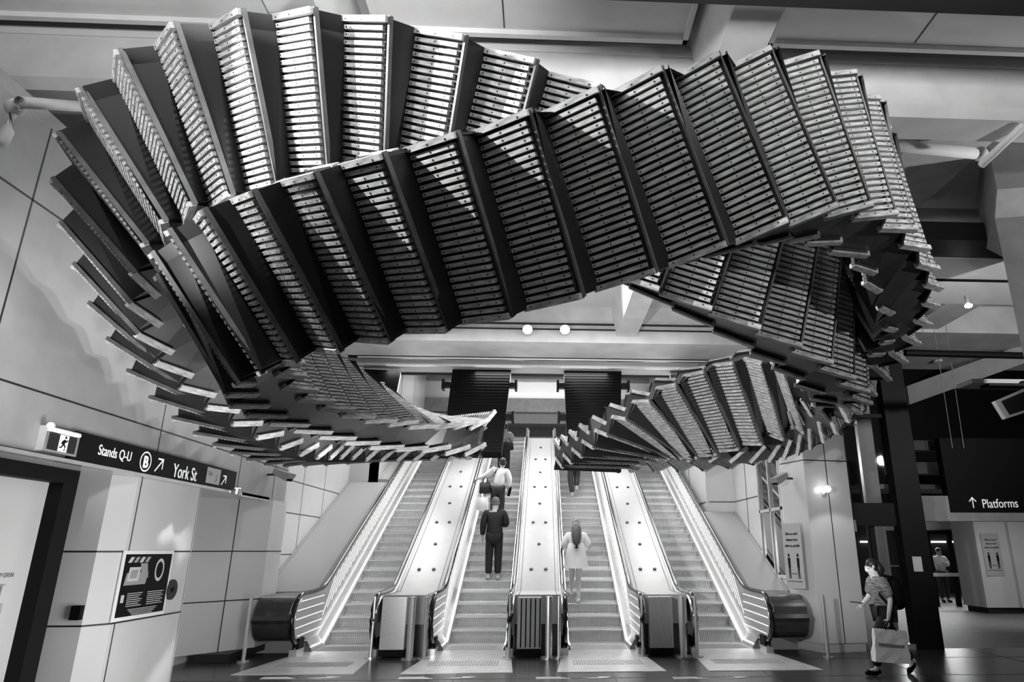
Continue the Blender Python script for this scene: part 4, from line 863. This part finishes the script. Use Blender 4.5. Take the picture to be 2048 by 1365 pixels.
def person(label, loc, h, rz, J, mats, hair='short', coat=None, skirt=None, sleeves=1.0, face=True, group='people'):
    """J: joint dictionary at height 1.75, facing +Y"""
    root = empty('person', loc, label, 'person', group, rz); k = h/1.75
    base = dict(pel=(0, 0, .95), sp=(0, 0, 1.13), ch=(0, 0, 1.33), nk=(0, 0, 1.50), hd=(0, .015, 1.58), ht=(0, .02, 1.69),
                sl=(-.18, 0, 1.43), sr=(.18, 0, 1.43), el=(-.23, -.02, 1.15), er=(.23, -.02, 1.15), wl=(-.25, .05, .91), wr=(.25, .05, .91),
                hl=(-.09, 0, .91), hr=(.09, 0, .91), kl=(-.10, .02, .50), kr=(.10, .02, .50), al=(-.10, -.02, .09), ar=(.10, -.02, .09), tl=(-.11, .13, .035), tr=(.11, .13, .035))
    base.update(J); P_ = {a: V(b)*k for a, b in base.items()}
    ms, mt, mb, mh, mshoe = mats
    # continuous body with hands
    names = ['pel', 'sp', 'ch', 'nk', 'hd', 'ht', 'sl', 'el', 'wl', 'sr', 'er', 'wr', 'hl', 'kl', 'al', 'tl', 'hr', 'kr', 'ar', 'tr']
    R = dict(pel=(.13, .10), sp=(.115, .09), ch=(.14, .10), nk=.05, hd=(.072, .085), ht=(.065, .08), sl=.055, el=.038, wl=.026, sr=.055, er=.038, wr=.026, hl=.085, kl=.055, al=.036, tl=.03, hr=.085, kr=.055, ar=.036, tr=.03)
    kk = k*1.15
    vs = [P_[n] for n in names]; rad = [tuple(x*kk for x in R[n]) if isinstance(R[n], tuple) else R[n]*kk for n in names]
    ix = {n: i for i, n in enumerate(names)}
    ed = [(ix[a], ix[b]) for a, b in (('pel', 'sp'), ('sp', 'ch'), ('ch', 'nk'), ('nk', 'hd'), ('hd', 'ht'), ('ch', 'sl'), ('sl', 'el'), ('el', 'wl'), ('ch', 'sr'), ('sr', 'er'), ('er', 'wr'), ('pel', 'hl'), ('hl', 'kl'), ('kl', 'al'), ('al', 'tl'), ('pel', 'hr'), ('hr', 'kr'), ('kr', 'ar'), ('ar', 'tr'))]
    for s in ('l', 'r'):
        w = P_['w'+s]; d = (w-P_['e'+s]).normalized(); sd = d.cross(V((0, 1, 0)) if abs(d.y) < .8 else V((0, 0, 1))).normalized()
        if s == 'l': sd = -sd
        side = V((0, 1, 0)) if abs(d.y) < .8 else V((1, 0, 0)); side = (side-d*side.dot(d)).normalized()
        curl = (V((1 if s == 'l' else -1, 0, 0))); curl = (curl-d*curl.dot(d)); curl = curl.normalized() if curl.length > .1 else V((0, 0, -1))
        vs.append(w+d*.06*k); rad.append((.030*k, .018*k)); pi_ = len(vs)-1; ed.append((ix['w'+s], pi_))
        for f, (o_, l) in enumerate(((.030, .065), (.011, .075), (-.009, .070), (-.028, .055))):
            a = w+d*.095*k+side*o_*k; b = a+d*l*.5*k+curl*.012*k; c = b+d*l*.4*k+curl*.025*k
            i0 = len(vs); vs += [a, b, c]; rad += [.0095*k, .009*k, .0075*k]; ed += [(pi_, i0), (i0, i0+1), (i0+1, i0+2)]
        a = w+d*.045*k+side*.04*k+curl*.01*k; b = a+d*.03*k+side*.015*k+curl*.02*k; i0 = len(vs); vs += [a, b]; rad += [.011*k, .009*k]; ed += [(pi_, i0), (i0, i0+1)]
    skin('body', vs, ed, rad, ms, root)
    hd = P_['hd']; htv = P_['ht']; fd = V(J.get('face', (0, 1, 0))).normalized(); hc = (hd+htv)/2+V((0, 0, .01*k))
    if face:
        up_ = V((0, 0, 1)); rt_ = fd.cross(up_).normalized()
        bm = bmesh.new(); tube(bm, [hc+fd*.075*k+up_*.015*k, hc+fd*.105*k-up_*.02*k, hc+fd*.08*k-up_*.028*k], [.009*k, .014*k, .008*k], 8)
        for s in (-1, 1): ball(bm, hc+rt_*s*.082*k-up_*.01*k, .026*k, (.35, .8, 1.1))
        recalc(bm); finish('nose_and_ears', bm, ms, root, True)
        bm = bmesh.new()
        for s in (-1, 1): ball(bm, hc+fd*.082*k+rt_*s*.03*k+up_*.012*k, .010*k)
        tube(bm, [hc+fd*.086*k-rt_*.022*k-up_*.055*k, hc+fd*.086*k+rt_*.022*k-up_*.055*k], .005*k, 6)
        finish('eyes_and_mouth', bm, M_BLK, root, True)
    # trousers / skirt
    if mb:
        nn = ['pel', 'hl', 'kl', 'al', 'hr', 'kr', 'ar']
        vv = [P_[n] for n in nn]; vv[3] = vv[3]+V((0, 0, .03*k)); vv[6] = vv[6]+V((0, 0, .03*k))
        skin('trousers', vv, [(0, 1), (1, 2), (2, 3), (0, 4), (4, 5), (5, 6)], [(.155*k, .13*k), .115*k, .092*k, .078*k, .125*k, .092*k, .078*k], mb, root)
    # top
    tn = ['pel', 'sp', 'ch', 'nk', 'sl', 'sr', 'el', 'er', 'wl', 'wr']
    vv = [P_[n] for n in tn]; vv[0] = vv[0]+V((0, 0, -.24*k if coat else .0)); vv[3] = vv[3]-V((0, 0, .01*k))
    for a, e, w in ((6, 'el', 'sl'), (7, 'er', 'sr')):
        if sleeves < .5: vv[a] = P_[w].lerp(P_[e], sleeves*2)
    for a, e, w in ((8, 'el', 'wl'), (9, 'er', 'wr')): vv[a] = P_[e].lerp(P_[w], .92 if sleeves >= 1 else .15)
    ed = [(0, 1), (1, 2), (2, 3), (2, 4), (2, 5), (4, 6), (5, 7)]
    rr = [(.225*k, .17*k) if coat else (.185*k, .15*k), (.205*k, .155*k), (.225*k, .155*k), .085*k, .105*k, .105*k, .080*k, .080*k]
    if sleeves >= .5: ed += [(6, 8), (7, 9)]; rr += [.058*k, .058*k]
    else: vv = vv[:8]
    skin('jacket' if coat else 'shirt', vv, ed, rr, mt, root)
    if skirt:
        z0, z1, r0, r1, m = skirt; bm = bmesh.new(); N = 20; rings = []
        for t in (0, .35, .7, 1):
            z = (z0+(z1-z0)*t)*k; r = (r0+(r1-r0)*t)*k; c = P_['pel']
            rings.append([bm.verts.new((c.x+r*1.15*math.cos(2*math.pi*j/N)*(1+.03*math.sin(j*2.1)), c.y+r*.85*math.sin(2*math.pi*j/N), z)) for j in range(N)])
        for a, b in zip(rings, rings[1:]):
            for j in range(N): bm.faces.new((a[j], a[(j+1) % N], b[(j+1) % N], b[j]))
        bm.faces.new(rings[0][::-1]); recalc(bm); finish('dress_skirt', bm, m, root, True)
    # hair
    bm = bmesh.new()
    ball(bm, hc-fd*.018*k+V((0, 0, .028*k)), .098*k, (.92, 1.0, .95), seg=18)
    ball(bm, hc-fd*.035*k-V((0, 0, .03*k)), .086*k, (.95, .9, 1.0), seg=16)
    if hair == 'long':
        c = hc-fd*.075*k; tube(bm, [c+V((0, 0, .05*k)), c+V((0, -.03*k, -.06*k)), c+V((0, -.10*k, -.22*k)), c+V((0, -.125*k, -.38*k)), c+V((0, -.12*k, -.50*k))], [.06*k, .11*k, .115*k, .09*k, .05*k], 14)
    if hair == 'bun':
        c = hc-fd*.10*k; ball(bm, c+V((0, 0, .03*k)), .06*k, seg=14); tube(bm, [c+V((0, 0, .03*k)), c-fd*.05*k+V((0, 0, -.07*k)), c-fd*.05*k+V((0, 0, -.18*k))], [.06*k, .07*k, .04*k], 12)
    recalc(bm); finish('hair', bm, mh, root, True)
    # shoes
    for s in ('l', 'r'):
        a, t = P_['a'+s], P_['t'+s]; d = (t-a)
        bm = bmesh.new(); tube(bm, [a-d*.25+V((0, 0, -.03*k)), a+d*.2+V((0, 0, -.035*k)), t+V((0, 0, .0)), t+d*.25+V((0, 0, -.005))], [.036*k, .045*k, .042*k, .02*k], 10); recalc(bm)
        finish('shoe', bm, mshoe, root, True)
    return root, P_, k
M_SKIN = mat('skin_tone', .42, .5); M_SKIN2 = mat('skin_tone_light', .62, .5)
M_SUIT = mat('dark_suit', .006, .7); M_HAIRD = mat('dark_hair', .012, .5); M_HAIRG = mat('short_grey_hair', .12, .6); M_HAIRB = mat('long_brown_hair', .11, .45, noise=.3, nscale=20, stretch=(6, 6, 1))
M_SHIRTW = mat('white_cloth', .85, .7, noise=.05); M_JEAN = mat('dark_jeans', .025, .7); M_VEST = mat('grey_vest', .20, .7); M_STRIPED = mat('striped_blouse', .16, .7, noise=.95, nscale=9, stretch=(1, 1, 7))
def top_h(x, y, Y, z0): return pix(x, y, 1, Y).z-z0
def snap(y): 
    """height of the step tread under distance y"""
    kk = math.floor((y-Y0)/.4+1e-6); yy = Y0+.4*kk
    return stepz(yy) if kk > 0 else 0.0
# man in dark suit looking down
Yp = 15.10; zz = snap(Yp); c = pix(986, 1150, 1, Yp)
person('man in dark suit seen from behind standing on the second escalator, head bowed', (c.x, Yp, zz), 1.72, .05,
       dict(hd=(0, .04, 1.575), ht=(0, .07, 1.66), sl=(-.2, 0, 1.43), sr=(.2, 0, 1.43), el=(-.25, -.03, 1.16), wl=(-.26, .02, .90), er=(.26, .0, 1.15), wr=(.17, .20, 1.17), kl=(-.10, .02, .5), kr=(.10, .02, .5), face=(0, .8, -.5)),
       (M_SKIN, M_SUIT, M_SUIT, M_HAIRG, M_SILV), coat=True)
# woman in white dress, long hair
Yp = 14.30; zz = snap(Yp); c = pix(1152, 1180, 1, Yp)
person('woman with long hair in a loose white dress climbing the third escalator', (c.x, Yp, zz), 1.60, .0,
       dict(el=(-.30, .0, 1.17), er=(.30, .0, 1.17), wl=(-.26, .16, 1.12), wr=(.26, .16, 1.12), kl=(-.09, .06, .62), al=(-.10, .0, .26), tl=(-.10, .13, .20), kr=(.05, .01, .5), ar=(.05, -.05, .09), tr=(.05, .10, .035)),
       (M_SKIN2, M_SHIRTW, None, M_HAIRB, M_WHITE), hair='long', sleeves=.49, skirt=(1.25, .72, .17, .235, M_SHIRTW))
# walker with dark trousers on the third escalator
Yp = 19.0; zz = snap(Yp); c = pix(1148, 960, 1, Yp)
person('person in white shirt and dark trousers walking up the third escalator under the sculpture', (c.x, Yp, zz), 1.72, 0,
       dict(el=(-.27, -.03, 1.16), wl=(-.30, .03, .90), er=(.27, -.03, 1.16), wr=(.30, .03, .90), kr=(.09, .10, .60), ar=(.07, -.02, .28), tr=(.07, .10, .22), al=(-.05, -.08, .09), tl=(-.05, .06, .035)),
       (M_SKIN, M_SHIRTW, M_JEAN, M_HAIRD, M_SILV), coat=False)
# person with vest, bags, arm out
Yp = 17.5; zz = snap(Yp); c = pix(995, 1000, 1, Yp)
r_, P_, k_ = person('person in white shirt and grey vest carrying bags, arm on the second escalator handrail', (c.x, Yp, zz), 1.70, .0,
       dict(sp=(.02, .02, 1.13), ch=(.05, .05, 1.33), nk=(.08, .07, 1.49), hd=(.10, .09, 1.57), ht=(.11, .10, 1.68), sl=(-.13, .05, 1.43), sr=(.22, .05, 1.41), el=(-.33, .06, 1.27), wl=(-.52, .10, 1.20), er=(.30, .02, 1.17), wr=(.27, .04, .94)),
       (M_SKIN, M_SHIRTW, M_JEAN, M_HAIRD, M_BLK))
vn = [P_['pel']+V((0, 0, .05)), P_['sp'], P_['ch']]
skin('vest', vn, [(0, 1), (1, 2)], [(.158*k_, .13*k_), (.155*k_, .125*k_), (.172*k_, .125*k_)], M_VEST, r_)
def bag(name, loc, w, d, h, m, label, cat='bag', strap=.12, group=None, rz=0):
    o = empty(name, loc, label, cat, group, rz)
    bm = bmesh.new(); hexa(bm, [(-w/2, -d/2, 0), (w/2, -d/2, 0), (w/2, d/2, 0), (-w/2, d/2, 0), (-w*.46, -d*.25, h), (w*.46, -d*.25, h), (w*.46, d*.25, h), (-w*.46, d*.25, h)])
    bmesh.ops.bevel(bm, geom=bm.edges[:], offset=min(w, d, h)*.16, segments=3, affect='EDGES'); recalc(bm); finish('bag_body', bm, m, o, True)
    bm = bmesh.new()
    for s in (-1, 1): tube(bm, [(-w*.22, s*d*.2, h*.96), (-w*.14, s*d*.08, h+strap*.8), (0, 0, h+strap), (w*.14, s*d*.08, h+strap*.8), (w*.22, s*d*.2, h*.96)], .008, 6)
    finish('handle', bm, M_BLK, o); return o
bag('handbag', (c.x-.32, 17.45, zz+.78), .30, .14, .28, M_JEAN, 'dark handbag hanging at the left of the person in the vest')
bag('shopping_bag', (c.x-.36, 17.40, zz+.36), .30, .14, .34, M_SHIRTW, 'white patterned shopping bag below the dark handbag on the second escalator')
o = empty('dark_bottle', (c.x+.27, 17.52, zz+.72), 'dark bottle held by the person in the vest', 'bottle')
bm = bmesh.new(); tube(bm, [(0, 0, 0), (.05, 0, .2)], .035, 10); finish('bottle_body', bm, M_BLK, o); bm = bmesh.new(); tube(bm, [(.05, 0, .2), (.058, 0, .24)], .018, 8); finish('cap', bm, M_BLK, o)
# top person, white patterned top with bag
Yp = 20.3; zz = snap(Yp); c = pix(1008, 910, 1, Yp)
person('person in pale patterned top near the top of the second escalator', (c.x, Yp, zz), 1.70, 0, dict(hd=(.02, .02, 1.58), er=(.26, .02, 1.2), wr=(.2, .15, 1.3)), (M_SKIN, mat('pale_patterned_cloth', .5, .7, noise=.5, nscale=25), M_JEAN, M_HAIRD, M_BLK))
bag('shoulder_bag', (c.x+.12, Yp-.20, zz+.86), .34, .14, .24, M_JEAN, 'dark shoulder bag of the topmost person on the second escalator')
# foreground woman walking left
Yw = 9.75; cw = pix(1768, 1230, 1, Yw)
r_, P_, k_ = person('woman in face mask striding left with backpack and tote, at lower right', (cw.x, Yw, 0), 1.50, math.radians(90),
       dict(pel=(0, -.02, .93), sp=(0, .02, 1.12), ch=(0, .05, 1.32), nk=(0, .08, 1.48), hd=(0, .11, 1.56), ht=(0, .12, 1.67),
            sl=(-.18, .05, 1.42), sr=(.18, .05, 1.42), el=(-.22, -.03, 1.12), wl=(-.22, .04, .86), er=(.22, .10, 1.15), wr=(.14, .27, 1.03),
            kl=(-.09, .22, .55), al=(-.09, .26, .09), tl=(-.09, .42, .05), kr=(.09, -.14, .52), ar=(.10, -.42, .16), tr=(.10, -.34, .035), face=(0, 1, -.05)),
       (M_SKIN2, M_STRIPED, M_BLK and mat('black_leggings', .006, .8), M_HAIRD, M_BLK), hair='bun', sleeves=.48, face=True)
hc = (P_['hd']+P_['ht'])/2
bm = bmesh.new(); ball(bm, hc+V((0, .066, -.045))*k_, .052*k_, (.85, .75, .85)); finish('face_mask', bm, M_SHIRTW, r_, True)
bm = bmesh.new()
for s in (-1, 1): tube(bm, [hc+V((s*.045, .09, -.03))*k_, hc+V((s*.085, 0, -.0))*k_], .003, 6)
finish('mask_strap', bm, M_BLK, r_)
# backpack (worn, a thing of its own)
o = empty('backpack', (cw.x+.17, Yw, .80), 'large black backpack on the striding woman', 'backpack')
vv = [(0, 0, 0), (.03, 0, .18), (.0, 0, .36), (-.02, 0, .46)]
skin('bag_body', vv, [(0, 1), (1, 2), (2, 3)], [(.13, .15), (.15, .15), (.12, .14), (.08, .1)], M_BLK, o)
bm = bmesh.new()
for s in (-1, 1): tube(bm, [(-.02, s*.12, .44), (-.16, s*.13, .47), (-.27, s*.13, .36), (-.26, s*.13, .22), (-.15, s*.14, .08)], .018, 8)
recalc(bm); finish('strap', bm, M_BLK, o)
# phone in the far hand, tote in the near hand
ph = bmesh.new(); bx(ph, -.08, .08, -.035, .035, -.006, .006); o = tag(finish('phone', ph, M_BLK), 'black phone held flat by the striding woman', 'phone')
wr = Matrix.Translation((cw.x, Yw, 0)) @ Matrix.Rotation(math.radians(90), 4, 'Z')
o.location = wr @ (P_['wr']+V((0, .10, .025))*k_); o.rotation_euler = (0, .12, 0)
hw_ = wr @ (P_['wl']+V((0, .0, -.10))*k_)
o = empty('tote_bag', (hw_.x-.02, hw_.y-.02, .20), 'large white tote bag with a dark stripe hanging from the woman\'s hand', 'bag')
bm = bmesh.new(); hexa(bm, [(-.27, -.07, 0), (.20, -.07, -.03), (.20, .07, -.03), (-.27, .07, 0), (-.22, -.03, .40), (.22, -.03, .37), (.22, .03, .37), (-.22, .03, .40)])
bmesh.ops.subdivide_edges(bm, edges=bm.edges[:], cuts=3, use_grid_fill=True)
for v in bm.verts: v.co.x += .008*math.sin(v.co.z*31+v.co.y*20); v.co.y += .008*math.sin(v.co.x*23+v.co.z*17)
recalc(bm); finish('bag_body', bm, M_SHIRTW, o, False)
bm = bmesh.new(); slab(bm, (-.20, -.075, .20), (.14, -.072, .165), (.14, -.072, .195), (-.20, -.075, .23), (0, -1, 0), .012); finish('stripe', bm, M_GREY, o)
bm = bmesh.new()
for s in (-.03, .03): tube(bm, [(-.07, s, .38), (-.02, s*.3, .47), (.0, 0, .49), (.03, s*.3, .47), (.08, s, .37)], .010, 6)
finish('handle', bm, M_BLK, o)
# person in pale jacket beyond the far doors
person('person in pale jacket standing beyond the far glass doors', (13.15, 22.6, 0), 1.68, math.pi, dict(er=(.2, .12, 1.2), wr=(.05, .25, 1.25), el=(-.2, .12, 1.2), wl=(-.05, .25, 1.22)), (M_SKIN, M_SHIRTW, M_JEAN, M_HAIRD, M_BLK))
